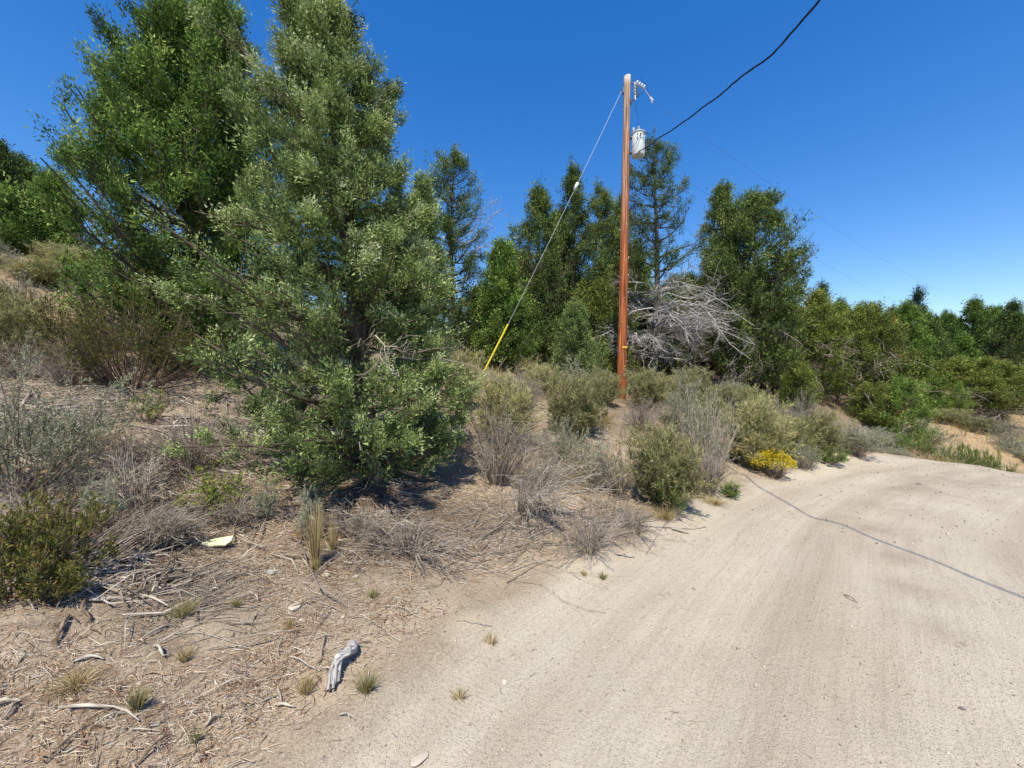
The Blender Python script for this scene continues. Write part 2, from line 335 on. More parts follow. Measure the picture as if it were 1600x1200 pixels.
# ground materials: one node tree, road and ground differ through the vertex attributes only
def earth(name):
    m, n, l, b = principled(name, .95, .1)
    def attr(a):
        x = n.new('ShaderNodeAttribute'); x.attribute_name = a; return x.outputs['Fac']
    geo = n.new('ShaderNodeNewGeometry')
    def noise(scale, det=4, vec=None, rough=.6):
        x = n.new('ShaderNodeTexNoise'); x.inputs['Scale'].default_value = scale; x.inputs['Detail'].default_value = det; x.inputs['Roughness'].default_value = rough
        l.new(vec or geo.outputs['Position'], x.inputs['Vector']); return x.outputs[0]
    def mix(f, a, bb, mode='MIX'):
        x = n.new('ShaderNodeMix'); x.data_type = 'RGBA'; x.blend_type = mode
        if isinstance(f, float): x.inputs[0].default_value = f
        else: l.new(f, x.inputs[0])
        for k, v in ((6, a), (7, bb)):
            if isinstance(v, tuple): x.inputs[k].default_value = (*v, 1)
            else: l.new(v, x.inputs[k])
        return x.outputs[2]
    def maprange(v, a, bb, c=0.0, d=1.0):
        x = n.new('ShaderNodeMapRange'); l.new(v, x.inputs[0]); x.inputs[1].default_value = a; x.inputs[2].default_value = bb; x.inputs[3].default_value = c; x.inputs[4].default_value = d
        return x.outputs[0]
    def math_(op, a, bb):
        x = n.new('ShaderNodeMath'); x.operation = op
        for k, v in ((0, a), (1, bb)):
            if isinstance(v, (int, float)): x.inputs[k].default_value = v
            else: l.new(v, x.inputs[k])
        return x.outputs[0]
    # road coordinates: across, along
    cmb = n.new('ShaderNodeCombineXYZ'); l.new(math_('MULTIPLY', attr('across'), 6.0), cmb.inputs[0]); l.new(math_('MULTIPLY', attr('along'), .35), cmb.inputs[1])
    cmb2 = n.new('ShaderNodeCombineXYZ'); l.new(math_('MULTIPLY', attr('across'), 34.0), cmb2.inputs[0]); l.new(math_('MULTIPLY', attr('along'), 1.1), cmb2.inputs[1])
    streak = noise(1.0, 3, cmb.outputs[0]); fine = noise(1.0, 2, cmb2.outputs[0])
    patch = noise(.55, 4); grain = noise(55, 4, rough=.75); grain2 = noise(190, 2, rough=.7); mid = noise(7, 4)
    road = mix(maprange(streak, .3, .7), (.42, .36, .28), (.52, .46, .37))
    road = mix(maprange(patch, .35, .68), road, mix(.5, road, (.58, .53, .44)))
    road = mix(math_('MULTIPLY', maprange(fine, .50, .66), .24), road, (.33, .275, .22))
    road = mix(math_('MULTIPLY', attr('track'), .5), road, (.34, .275, .21))
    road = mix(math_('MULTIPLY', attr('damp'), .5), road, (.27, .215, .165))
    road = mix(math_('MULTIPLY', maprange(grain, .50, .70), .45), road, (.30, .255, .21))
    road = mix(math_('MULTIPLY', maprange(grain2, .60, .72), .55), road, (.66, .62, .56))
    road = mix(math_('MULTIPLY', maprange(grain2, .40, .30), .5), road, (.22, .19, .16))
    vo = n.new('ShaderNodeTexVoronoi'); vo.inputs['Scale'].default_value = 95; l.new(geo.outputs['Position'], vo.inputs['Vector'])
    vc = n.new('ShaderNodeSeparateColor'); l.new(vo.outputs['Color'], vc.inputs[0])
    stone = math_('MULTIPLY', maprange(vo.outputs['Distance'], .34, .26), maprange(vc.outputs[0], .42, .52))
    road = mix(math_('MULTIPLY', stone, .5), road, mix(vc.outputs[1], (.20, .165, .135), (.68, .63, .55)))
    soil = mix(maprange(mid, .35, .65), (.21, .165, .125), (.37, .30, .23))
    soil = mix(maprange(patch, .4, .65), soil, (.36, .27, .19))
    soil = mix(math_('MULTIPLY', maprange(grain, .46, .60), .85), soil, (.13, .095, .07))
    soil = mix(math_('MULTIPLY', maprange(grain2, .56, .68), .6), soil, (.55, .48, .38))
    soil = mix(attr('sand'), soil, mix(maprange(grain, .4, .62), (.47, .39, .295), (.40, .325, .24)))
    soil = mix(attr('rust'), soil, mix(maprange(mid, .35, .65), (.36, .24, .13), (.45, .345, .22)))
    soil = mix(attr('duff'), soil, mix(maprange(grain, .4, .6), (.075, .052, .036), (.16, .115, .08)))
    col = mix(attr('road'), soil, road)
    l.new(col, b.inputs['Base Color'])
    bu = n.new('ShaderNodeBump'); bu.inputs['Strength'].default_value = .8; bu.inputs['Distance'].default_value = .014
    h = math_('ADD', math_('MULTIPLY', grain, .9), math_('ADD', math_('MULTIPLY', fine, .5), math_('MULTIPLY', grain2, .5)))
    h = math_('ADD', h, math_('MULTIPLY', mid, .8))
    h = math_('ADD', h, math_('MULTIPLY', stone, 1.2))
    l.new(h, bu.inputs['Height']); l.new(bu.outputs[0], b.inputs['Normal'])
    return m
M['earth'] = earth('earth_and_gravel')

# ------------------------------------------------------------------ ground and road (one grid, cut in two)
def warp(n, lo, hi, c, a):
    u0, u1 = math.asinh((lo - c) / a), math.asinh((hi - c) / a)
    return c + a * np.sinh(np.linspace(u0, u1, n))
gx = warp(440, -420, 420, 0.6, 1.9); gy = warp(370, -90, 600, 3.2, 1.9)
GX, GY = np.meshgrid(gx, gy)
fx, fy = GX.ravel(), GY.ravel()
near = (np.abs(fx) < 80) & (np.abs(fy) < 80)
rd = np.full(fx.shape, -99.); rd[near] = road_sd(fx[near], fy[near])
dl = np.zeros(fx.shape); sl = np.zeros(fx.shape)
rn = rd > -2
_d, _s = seg_dist(fx[rn], fy[rn], LEFT, want_s=True); dl[rn] = _d; sl[rn] = _s
fz = hgt(fx, fy)
edge_n = .16 * fbm(fx * 1.7, fy * 1.7, 3, 31)
roadness = sstep(-.22, .22, rd + edge_n)
def blob(px, py, r, sq=1.0):
    p = ground(px, py); return np.exp(-(((fx - p[0]) / r) ** 2 + ((fy - p[1]) / (r * sq)) ** 2))
sand = np.zeros(fx.shape)
for a in [(590, 908, .26), (60, 990, .34), (330, 985, .26), (385, 938, .16), (470, 915, .22), (700, 925, .4), (150, 610, 1.3), (60, 615, 1.0), (250, 612, 1.1), (820, 870, .5), (800, 740, .8), (860, 640, .9), (920, 690, .7), (960, 700, .5), (400, 870, .25), (900, 870, .6), (180, 720, .3), (740, 960, .3), (340, 650, .5)]:
    sand = np.maximum(sand, blob(*a))
sand = np.clip(sand * (.85 + .7 * fbm(fx * 3.1, fy * 3.1, 4, 77)), 0, .9)
sand = np.maximum(sand, .75 * np.exp(-((rd + .45) / .4) ** 2))
rust = np.zeros(fx.shape)
for a in [(1560, 690, 3.2), (1480, 665, 3.0), (1420, 650, 3), (1600, 660, 3), (100, 480, 1.4), (60, 420, 2), (1340, 708, .8)]:
    rust = np.maximum(rust, blob(*a))
rust = np.clip(rust * 1.2 + .25 * fbm(fx * 1.3, fy * 1.3, 3, 61) * (rust > .1), 0, 1)
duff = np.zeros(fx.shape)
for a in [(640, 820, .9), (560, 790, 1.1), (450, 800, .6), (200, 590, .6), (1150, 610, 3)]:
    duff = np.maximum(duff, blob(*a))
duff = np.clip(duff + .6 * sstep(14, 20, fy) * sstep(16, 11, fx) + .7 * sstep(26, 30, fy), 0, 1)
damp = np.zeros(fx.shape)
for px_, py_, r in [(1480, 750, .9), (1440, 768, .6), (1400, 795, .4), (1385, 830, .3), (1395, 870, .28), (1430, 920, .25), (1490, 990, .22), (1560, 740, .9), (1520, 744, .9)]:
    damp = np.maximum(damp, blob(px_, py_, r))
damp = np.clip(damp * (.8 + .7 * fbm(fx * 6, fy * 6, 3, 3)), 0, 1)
track = np.zeros(fx.shape)
for c_, w_ in ((.7, .16), (1.75, .24), (3.2, .2), (4.7, .24)):
    track = np.maximum(track, np.exp(-((dl + .12 * vnoise(sl * .35, sl * 0, 12) - c_) / w_) ** 2))
track = np.clip(track * (.65 + .6 * fbm(sl * .5, dl * 2.0, 3, 14)), 0, 1) * (rd > 0)
ny, nx = GX.shape
ii = np.arange(ny * nx).reshape(ny, nx)
quads = np.stack([ii[:-1, :-1], ii[:-1, 1:], ii[1:, 1:], ii[1:, :-1]], -1).reshape(-1, 4)
rq = roadness[quads].mean(1) > .5
GV = np.stack([fx, fy, fz], 1)
EX = dict(road=roadness, sand=sand, rust=rust, duff=duff, damp=damp, track=track, across=dl, along=sl)
def submesh(name, sel):
    q = quads[sel]; used, inv = np.unique(q, return_inverse=True)
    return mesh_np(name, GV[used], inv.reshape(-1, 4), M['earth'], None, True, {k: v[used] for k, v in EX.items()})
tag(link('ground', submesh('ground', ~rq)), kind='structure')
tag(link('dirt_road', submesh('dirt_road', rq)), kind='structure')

# ------------------------------------------------------------------ utility pole, transformer, wires
def mesh_bm(name, V, Fs, mat, smooth=False):
    me = bpy.data.meshes.new(name); me.from_pydata([tuple(map(float, v)) for v in V], [], Fs); me.materials.append(mat)
    if smooth: me.polygons.foreach_set('use_smooth', [True] * len(Fs))
    me.update(); return me
def lathe(prof, n=20, axis=None):
    """prof [(r,z)...] closed with caps"""
    V = []; Fs = []
    for r, z in prof:
        for k in range(n):
            a = 2 * math.pi * k / n; V.append((r * math.cos(a), r * math.sin(a), z))
    for i in range(len(prof) - 1):
        for k in range(n):
            Fs.append((i * n + k, i * n + (k + 1) % n, (i + 1) * n + (k + 1) % n, (i + 1) * n + k))
    Fs.append(tuple(range(n))[::-1]); Fs.append(tuple((len(prof) - 1) * n + k for k in range(n)))
    return V, Fs
def box(cx, cy, cz, sx, sy, sz):
    V = [(cx + a * sx / 2, cy + b_ * sy / 2, cz + c * sz / 2) for a in (-1, 1) for b_ in (-1, 1) for c in (-1, 1)]
    return V, [(0, 1, 3, 2), (4, 6, 7, 5), (0, 4, 5, 1), (2, 3, 7, 6), (0, 2, 6, 4), (1, 5, 7, 3)]
def join(*parts):
    V = []; Fs = []
    for v, f in parts:
        o = len(V); V += list(v); Fs += [tuple(i + o for i in q) for q in f]
    return V, Fs
def move(part, M4):
    return [tuple(M4 @ Vector(v)) for v in part[0]], part[1]
def cyl(p0, p1, r, n=8, r1=None):
    p0, p1 = Vector(p0), Vector(p1); L = (p1 - p0).length
    q = (p1 - p0).to_track_quat('Z', 'Y').to_matrix().to_4x4(); q.translation = p0
    return move(lathe([(r, 0), (r if r1 is None else r1, L)], n), q)
def tube_path(pts, r, sides=6):
    P = np.array(pts, float)[None]; V, q, _ = tubes(P, np.full((1, len(pts)), r), sides)
    return [tuple(v) for v in V], [tuple(int(i) for i in f) for f in q]

def wood_pole_mat():
    m, n, l, b = principled('pole_wood', .75, .25)
    tc = n.new('ShaderNodeTexCoord'); mp = n.new('ShaderNodeMapping'); l.new(tc.outputs['Object'], mp.inputs[0]); mp.inputs['Scale'].default_value = (34, 34, .8)
    no = n.new('ShaderNodeTexNoise'); no.inputs['Scale'].default_value = 1.0; no.inputs['Detail'].default_value = 6; l.new(mp.outputs[0], no.inputs['Vector'])
    sp = n.new('ShaderNodeSeparateXYZ'); l.new(tc.outputs['Object'], sp.inputs[0])
    lo = ramp(n, [(.34, (.045, .014, .007)), (.42, (.22, .058, .018)), (.56, (.36, .10, .03)), (.66, (.56, .22, .085))]); l.new(no.outputs[0], lo.inputs[0])
    hi = ramp(n, [(.36, (.09, .045, .028)), (.5, (.36, .22, .14)), (.68, (.55, .44, .34))]); l.new(no.outputs[0], hi.inputs[0])
    mr = n.new('ShaderNodeMapRange'); l.new(sp.outputs[2], mr.inputs[0]); mr.inputs[1].default_value = 4.5; mr.inputs[2].default_value = 9.5
    mx = n.new('ShaderNodeMix'); mx.data_type = 'RGBA'; l.new(mr.outputs[0], mx.inputs[0]); l.new(lo.outputs[0], mx.inputs[6]); l.new(hi.outputs[0], mx.inputs[7])
    top = n.new('ShaderNodeMapRange'); l.new(sp.outputs[2], top.inputs[0]); top.inputs[1].default_value = 9.85; top.inputs[2].default_value = 10.3; top.inputs[4].default_value = .75
    m2 = n.new('ShaderNodeMix'); m2.data_type = 'RGBA'; l.new(top.outputs[0], m2.inputs[0]); l.new(mx.outputs[2], m2.inputs[6]); m2.inputs[7].default_value = (.52, .49, .46, 1)
    l.new(m2.outputs[2], b.inputs['Base Color'])
    bu = n.new('ShaderNodeBump'); bu.inputs['Strength'].default_value = .6; bu.inputs['Distance'].default_value = .01; l.new(no.outputs[0], bu.inputs['Height']); l.new(bu.outputs[0], b.inputs['Normal'])
    return m
M['pole'] = wood_pole_mat()
M['can'] = plain('transformer_paint', (.60, .64, .66), .45)
M['can_lid'] = plain('transformer_lid', (.50, .55, .57), .45)
M['steel'] = plain('galvanised_steel', (.16, .16, .17), .5, .6)
M['dark'] = plain('dark_hardware', (.035, .035, .04), .55)
M['porcelain'] = plain('porcelain', (.62, .64, .66), .25)
M['yellow'] = plain('yellow_plastic', (.80, .66, .03), .45)
M['tagyellow'] = plain('tag_orange', (.75, .42, .03), .5)
M['rubber'] = plain('black_cable', (.022, .018, .022), .5)
M['wire'] = plain('strand_wire', (.55, .56, .58), .45, .3)
M['thinwire'] = plain('aluminium_wire', (.22, .23, .25), .5, .4)

PB = ground(971, 622); PB = at(971, 624, 12.8); PB[2] = float(hgt(PB[0], PB[1])) 
PT = at(980, 119, 12.8)
POLE_H = PT[2] - PB[2]
pole = thing('utility_pole', 'tall reddish brown wooden utility pole carrying a grey transformer above the brush', 'utility pole', PB)
_lean = math.atan2(PT[0] - PB[0], POLE_H)
pole.rotation_euler = (0, _lean, 0)
prof = []
for i in range(40):
    z = -0.4 + (POLE_H + .4) * i / 39
    prof.append((.152 - .052 * i / 39, z))
V, Fs = lathe(prof, 20)
rngp = np.random.default_rng(3)
Va = np.array(V); Va[:, :2] *= (1 + .03 * np.sin(Va[:, 2:3] * 3 + Va[:, :1] * 20) + .012 * rngp.normal(size=(len(Va), 1)))
Va[-20:, 2] += .02 * Va[-20:, 0] / .1
link('pole_shaft', mesh_bm('pole_shaft', Va, Fs, M['pole'], True), pole)
def plocal(px, py, Y=12.8):      # world pixel point -> pole coordinates
    p = at(px, py, Y); v = Vector(p) - Vector(PB)
    return Matrix.Rotation(-_lean, 3, 'Y') @ v
cz = plocal(994, 228)
tr = link('transformer', mesh_bm('transformer', *lathe([(.17, -.40), (.195, -.385), (.205, -.36), (.205, .36), (.2, .38)], 28), M['can'], True), pole)
tr.location = (cz[0] + .03, -.12, cz[2] - .04)
trx = tr.location.x; tr.scale = (.97, .97, .9)
tr.data.polygons.foreach_set('use_smooth', [len(p.vertices) == 4 for p in tr.data.polygons])
lid = link('transformer_lid', mesh_bm('transformer_lid', *lathe([(.212, .365), (.228, .372), (.228, .395), (.19, .425), (.1, .447), (.03, .452)], 28), M['can_lid'], True), tr)
bs = join(cyl((0, 0, .44), (0, 0, .64), .022, 8), *[move(lathe([(.022, 0), (.05, .012), (.022, .03)], 10), Matrix.Translation((0, 0, .47 + .045 * k))) for k in range(4)])
link('bushing', mesh_bm('bushing', *bs, M['porcelain']), tr)
for k in range(3): link('terminal', mesh_bm('terminal', *cyl((-.10 + .1 * k, -.205, .22), (-.10 + .1 * k, -.275, .24), .018, 8), M['dark']), tr)
link('arrester', mesh_bm('arrester', *join(cyl((-.17, -.02, .38), (-.17, -.02, .58), .028, 8), *[move(lathe([(.028, 0), (.048, .01), (.028, .022)], 8), Matrix.Translation((-.17, -.02, .4 + .045 * k))) for k in range(3)]), M['porcelain']), tr)
for _z in (.27, -.25): link('mounting_bracket', mesh_bm('mounting_bracket', *box(-.225, .04, _z, .06, .12, .05), M['steel']), tr)
link('drip_lead', mesh_bm('drip_lead', *join(tube_path([(-.02, -.275, .24), (-.08, -.27, .05), (-.16, -.24, -.1), (-.25, -.12, -.18)], .008),
      tube_path([(.10, -.275, .24), (.26, -.26, .22), (.27, -.24, .0), (.16, -.28, -.26), (-.02, -.26, -.36), (-.1, -.16, -.5)], .009),
      tube_path([(.0, -.275, .24), (.24, -.22, .30), (.24, -.2, .1)], .008)), M['dark']), tr)
# pole-top hardware
h0 = plocal(984, 160); zt = h0[2]
link('cutout_bracket', mesh_bm('cutout_bracket', *join(cyl((.07, 0, zt - .04), (.42, -.03, zt + .28), .022, 6), box(.1, 0, zt - .02, .05, .16, .12)), M['dark']), pole)
link('insulator_bolt', mesh_bm('insulator_bolt', *cyl((.08, 0, zt + .6), (.30, -.02, zt + .6), .018, 6), M['steel']), pole)
cut = join(cyl((.23, -.04, zt + .6), (.26, -.04, zt + .05), .024, 8), *[move(lathe([(.03, 0), (.055, .012), (.03, .026)], 8), Matrix.Translation((.235 + .004 * k, -.04, zt + .5 - .09 * k))) for k in range(4)])
link('fuse_cutout', mesh_bm('fuse_cutout', *cut, M['porcelain']), pole)
link('fuse_barrel', mesh_bm('fuse_barrel', *cyl((.33, -.08, zt + .12), (.29, -.06, zt + .48), .02, 8), M['dark']), pole)
ins = join(*[move(lathe([(.03, 0), (.075, .02), (.07, .05), (.03, .06)], 12), Matrix.Translation((.28 + .075 * k, 0, zt + .62 - .045 * k)) @ Matrix.Rotation(math.radians(112), 4, 'Y')) for k in range(4)])
link('insulator', mesh_bm('insulator', *ins, M['porcelain'], True), pole)
pc = plocal(1018, 155)
link('line_clamp', mesh_bm('line_clamp', *join(cyl((pc[0] - .05, 0, pc[2] + .05), (pc[0] + .04, 0, pc[2] - .05), .035, 8), cyl((pc[0], 0, pc[2]), (pc[0] + .01, 0, pc[2] - .12), .015, 6)), M['porcelain']), pole)
j0 = (trx, -.12, cz[2] + .64)
link('jumper_wire', mesh_bm('jumper_wire', *join(
    tube_path([(.27, -.04, zt + .05), (.27, -.05, zt - .12), (.31, -.06, zt - .35), (.38, -.08, zt - .6), (.36, -.1, zt - .75), j0], .007),
    tube_path([(.24, -.04, zt + .58), (.4, -.03, zt + .72), (.6, 0, zt + .55), (pc[0], 0, pc[2])], .006)), M['dark']), pole)
link('primary_lead', mesh_bm('primary_lead', *tube_path([(.5, 0, zt + .49), (pc[0], 0, pc[2])], .010), M['wire']), pole)
link('guy_attachment', mesh_bm('guy_attachment', *join(cyl((-.14, 0, plocal(972, 142)[2]), (.13, 0, plocal(972, 142)[2]), .018, 8), box(-.12, 0, plocal(972, 142)[2], .04, .09, .16)), M['steel']), pole)
tz = plocal(973, 543)
link('pole_tag', mesh_bm('pole_tag', *box(.035, -.146, tz[2], .16, .012, .055), M['tagyellow']), pole)
nv = []
for k in range(34):
    z = rngp.uniform(.5, 9.3); a = rngp.uniform(-2.9, -.2); r = .15 - .052 * z / 10.5
    nv.append(cyl((r * math.cos(a), r * math.sin(a), z), ((r + .012) * math.cos(a), (r + .012) * math.sin(a), z), .011, 6))
for k in range(7):
    nv.append(box(.115 + .02, -.06, 1.2 + k * .55, .02, .02, .05))
tag(link('staple', mesh_bm('staple', *join(*nv), M['porcelain']), pole), kind='stuff')
link('ground_wire', mesh_bm('ground_wire', *tube_path([(.13 - .0035 * z, -.085, z) for z in np.linspace(-.1, 8.5, 30)], .006), M['dark']), pole)

# guy wire with its white strain insulator and yellow guard
GT = at(971, 143, 12.8); GB = at(752, 566, 13.3); GB[2] = float(hgt(GB[0], GB[1])) - .05
guy = thing('guy_wire', 'thin pale guy wire running down left from the pole top, lower end sleeved yellow', 'guy wire', GT)
gt, gb = Vector(GT), Vector(GB)
rel = lambda f: (gt.lerp(gb, f) - gt)
def catpts(f0, f1, n=10): return [tuple(rel(f0 + (f1 - f0) * i / n) + Vector((0, 0, -.10 * math.sin(math.pi * (f0 + (f1 - f0) * i / n))))) for i in range(n + 1)]
link('wire_strand', mesh_bm('wire_strand', *tube_path(catpts(0, .995, 30), .0075), M['wire']), guy)
pi_ = catpts(.30, .325, 1)
link('strain_insulator', mesh_bm('strain_insulator', *cyl(pi_[0], pi_[1], .055, 10, .05), M['porcelain'], True), guy)
gg = catpts(.80, 1.0, 4)
link('guard_sleeve', mesh_bm('guard_sleeve', *tube_path(gg, .030, 10), M['yellow'], True), guy)

# service cable (three twisted conductors) passing overhead to the right
import bisect
ky = [-24, -12, -2, 4.88, 6.83, 9.77, 12.55]; kz = [7.8, 6.6, 6.1, 6.36, 6.70, 7.62, 8.62]; kx = [3.9, 3.62, 3.60, 3.84, 3.86, 3.87, 3.93]
tr_w = pole.matrix_world
cable = thing('service_cable', 'thick black twisted service cable sweeping from the transformer overhead to the right', 'power cable', (3.93, 12.55, 8.62))
path = _catmull(np.column_stack([kx, ky, kz]), 60)
wob = .016 * np.sin(path[:, 1] * 2.3) + .010 * np.sin(path[:, 1] * 5.1 + 1)
path[:, 0] += wob * sstep(12.5, 11, path[:, 1]); path[:, 2] += .010 * np.sin(path[:, 1] * 3.1)
for k in range(3):
    ph = np.cumsum(np.concatenate([[0], np.linalg.norm(np.diff(path, axis=0), axis=1)])) * 2 * math.pi / .9 + k * 2.094
    q = path + .009 * np.stack([np.cos(ph), np.zeros_like(ph), np.sin(ph)], 1) - np.array([3.93, 12.55, 8.62])
    link('conductor', mesh_bm('conductor', *tube_path(q, .0085 if k else .006, 5), M['rubber'], True), cable)
# two distant line wires
def far_wire(a, b_, sag, label, r=.006):
    a, b_ = np.array(a), np.array(b_); t = np.linspace(0, 1, 60)[:, None]
    P = a + (b_ - a) * t; P[:, 2] -= (4 * sag * t * (1 - t))[:, 0]
    o = link('power_line', mesh_bm('power_line', *tube_path(P - a, r, 4), M['thinwire'])); o.location = a.tolist()
    tag(o, label, 'power line')
far_wire(at(1018, 157, 12.8), at(1512, 468, 75), 1.2, 'upper of the two faint power lines crossing the sky behind the forest', .0045)
far_wire(at(990, 232, 12.8), at(1440, 482, 75), .9, 'lower of the two faint power lines, dipping behind the dark fir', .0045)

# ------------------------------------------------------------------ trees
def make_tree(name, label, cat, pos, H, prof, mat, seed, n_limb=60, cs=.3, nb=7, lean=(0, 0), rise=(.1, .5), group=None,
              t0=.06, trunk_r=.12, dead=None, wr=.17, spread=.75, fill=(.5, 1.05), zs=1.0, droop=0, tintb=.5, blue=0, longl=.9, fillk=.9, leaves=40000, leader=True, shade_n=.12, extra_spires=()):
    """prof: rows (t, left radius, right radius) up the height"""
    rng = np.random.default_rng(seed)
    prof = np.array(prof, float)
    def R(t, phi):
        rl = np.interp(t, prof[:, 0], prof[:, 1]); rr = np.interp(t, prof[:, 0], prof[:, 2])
        return rl + (rr - rl) * (1 + np.cos(phi)) / 2
    def axis(t):
        t = np.asarray(t, float)
        return np.stack([lean[0] * H * t + .03 * H * .3 * np.sin(t * 5 + seed), lean[1] * H * t, H * t], -1)
    root = thing(name, label, cat, pos, 0, group)
    tt = np.linspace(-.03, .96, 16); A = axis(tt)
    Vt, qt, _ = tubes(A[None], (trunk_r * np.clip(1 - tt, .04, 1.1) ** .8)[None], 9)
    g = Geo(); g.add(Vt, qt, rng.uniform(.2, .8, len(Vt)))
    # limbs
    ts = np.linspace(t0, .95, n_limb) + rng.normal(0, .012, n_limb)
    phis = np.arange(n_limb) * 2.39996 + rng.normal(0, .35, n_limb)
    limbs = []; EP = []; ED = []; ER = []
    for t, ph in zip(ts, phis):
        t = float(np.clip(t, .02, .97)); Rm = float(R(min(t + .04, 1), ph))
        if Rm < .04: continue
        L = max(Rm * rng.uniform(fill[0] + .25, fill[1]) * fillk, .04); out = np.array([math.cos(ph), math.sin(ph), 0])
        up = rng.uniform(*rise) * L
        a0 = axis(max(t - .35 * up / H - .01, .01)); s = np.linspace(0, 1, 5)[:, None]
        P = a0 + out * s * L + np.array([0, 0, 1.]) * (up * s ** 1.6 - droop * L * s ** 2)
        P[1:] += rng.normal(0, .04 * L, (4, 3))
        if P[:, 2].min() < .05: P[:, 2] = np.maximum(P[:, 2], .05 + .03 * rng.random(5))
        limbs.append(P)
    if leader:
        for t in np.linspace(.78, 1.0, max(6, int(.22 * H / (cs * .8)))):
            EP.append(axis(t) + rng.normal(0, cs * .5 * (1.3 - t), 3)); ED.append(np.array([0, 0, 1.])); ER.append(cs * (.7 + .5 * (1 - t)))
    for (sx, sy, sz0, sz1, sr) in extra_spires:      # upright side leaders: x, y, z from, z to, radius
        s = np.linspace(0, 1, 5)[:, None]; a0 = axis(max(.05, (sz0 - .8) / H)); e = np.array([sx, sy, sz1 - .1])
        limbs.append(a0 * (1 - s) ** 1.5 + e * (1 - (1 - s) ** 1.5))
        m = int(10 * (sz1 - sz0) * (sr / cs) ** 1.2)
        for f in rng.random(m) ** .9:
            a_ = rng.uniform(0, 6.28); q_ = sr * (1.05 - .9 * f) * math.sqrt(rng.random())
            EP.append(np.array([sx + q_ * math.cos(a_), sy + q_ * math.sin(a_), sz0 + (sz1 - sz0) * f])); ED.append(np.array([math.cos(a_) * .4, math.sin(a_) * .4, 1.])); ER.append(cs * rng.uniform(.6, 1.1))
    limbs = np.array(limbs)
    lr = trunk_r * .33 * np.clip(np.linalg.norm(limbs[:, -1] - limbs[:, 0], axis=1) / max(.3, prof[:, 1:].max()), .2, 1)
    Rl = lr[:, None] * np.linspace(1, .2, 5)[None]
    V, q, t_ = tubes(limbs, Rl, 5, rng.uniform(.2, .7, len(limbs))); g.add(V, q, t_)
    tg, tgr = child_lines(limbs, Rl, len(limbs) * 6, rng, t0=.22, up=.4 * min(1, rise[1]), lf=(.18, .42), ang=.55); tg[:, :, 2] = np.maximum(tg[:, :, 2], .04)
    V, q, t_ = tubes(tg, tgr, 3, rng.uniform(.2, .9, len(tg))); g.add(V, q, t_)
    link('trunk', g.mesh('trunk', M['bark'], True), root)
    # foliage: clumps along the side branches and the outer half of the limbs
    ncl = max(40, leaves // nb); n2 = int(ncl * .72); n1 = ncl - n2
    i2 = rng.integers(0, len(tg), n2); t2 = rng.uniform(.15, 1, n2) ** .7 * 2.999; k2 = t2.astype(int); f2 = (t2 - k2)[:, None]
    c2 = tg[i2, k2] * (1 - f2) + tg[i2, k2 + 1] * f2; d2 = unit(tg[i2, -1] - tg[i2, 0]) * .7
    i1 = rng.integers(0, len(limbs), n1); t1 = rng.uniform(.22, 1, n1) * 3.999; k1 = t1.astype(int); f1 = (t1 - k1)[:, None]
    c1 = limbs[i1, k1] * (1 - f1) + limbs[i1, k1 + 1] * f1; d1 = unit(limbs[i1, -1] - limbs[i1, 0]) * .7
    CP = np.concatenate([c2, c1]) + rng.normal(0, cs * .45, (ncl, 3)); CD = np.concatenate([d2, d1]) + np.array([0, 0, .75 * zs]) + rng.normal(0, .22, (ncl, 3)); CR = cs * rng.lognormal(0, .28, ncl)
    if EP: CP = np.vstack([CP, EP]); CD = np.vstack([CD, ED]); CR = np.concatenate([CR, ER])
    CP[:, 2] = np.maximum(CP[:, 2], .05)
    # clumps on one side branch share a tone
    tone = rng.normal(0, shade_n, len(tg)); ct = np.full(len(CR), tintb) + rng.normal(0, shade_n * .6, len(CR)); ct[:n2] += tone[i2]
    if blue: ct = np.where(rng.random(len(CR)) < blue, np.maximum(ct, .8), ct)
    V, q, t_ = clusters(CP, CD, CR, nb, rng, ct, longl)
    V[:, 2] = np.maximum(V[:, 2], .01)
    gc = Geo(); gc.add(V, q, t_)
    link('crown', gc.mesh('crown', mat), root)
    if dead:
        add_dead(root, rng, H, axis, **dead)
    return root

def add_dead(root, rng, H, axis, n=14, t=(.05, .4), L=(.8, 1.8), down=.5, twigs=600, r=.02, mat='wood_silver', az=None, part='dead_branches', twr_=.5):
    Ps = []
    for i in range(n):
        tt = rng.uniform(*t); ph = rng.uniform(*az) if az else rng.uniform(0, 2 * math.pi); l = rng.uniform(*L)
        s = np.linspace(0, 1, 7)[:, None]; out = np.array([math.cos(ph), math.sin(ph), 0])
        P = axis(tt) + out * s * l + np.array([0, 0, 1.]) * (l * (.25 * s - down * s ** 2)) ; P[1:] += np.cumsum(rng.normal(0, .055 * l, (6, 3)), 0)
        P[:, 2] = np.maximum(P[:, 2], .06); Ps.append(P)
    Ps = np.array(Ps); Rs = r * np.linspace(1, .3, 7)[None] * rng.uniform(.6, 1.2, (n, 1))
    g = Geo(); V, q, t_ = tubes(Ps, Rs, 5, rng.uniform(.4, .95, n)); g.add(V, q, t_)
    c1, r1 = child_lines(Ps, Rs, twigs // 4, rng, K=6, ang=.6, lf=(.2, .5), up=-.05, wob=.14, rf=.6); V, q, t_ = tubes(c1, r1, 4, rng.uniform(.3, 1, len(c1))); g.add(V, q, t_)
    c2, r2 = child_lines(c1, r1, twigs * 2 // 3, rng, K=5, ang=.8, lf=(.25, .7), up=0, wob=.16, rf=.65); V, q, t_ = tubes(c2, np.maximum(r2, .0025), 3, rng.uniform(.3, 1, len(c2))); g.add(V, q, t_)
    link(part, g.mesh(part, M[mat], True), root)

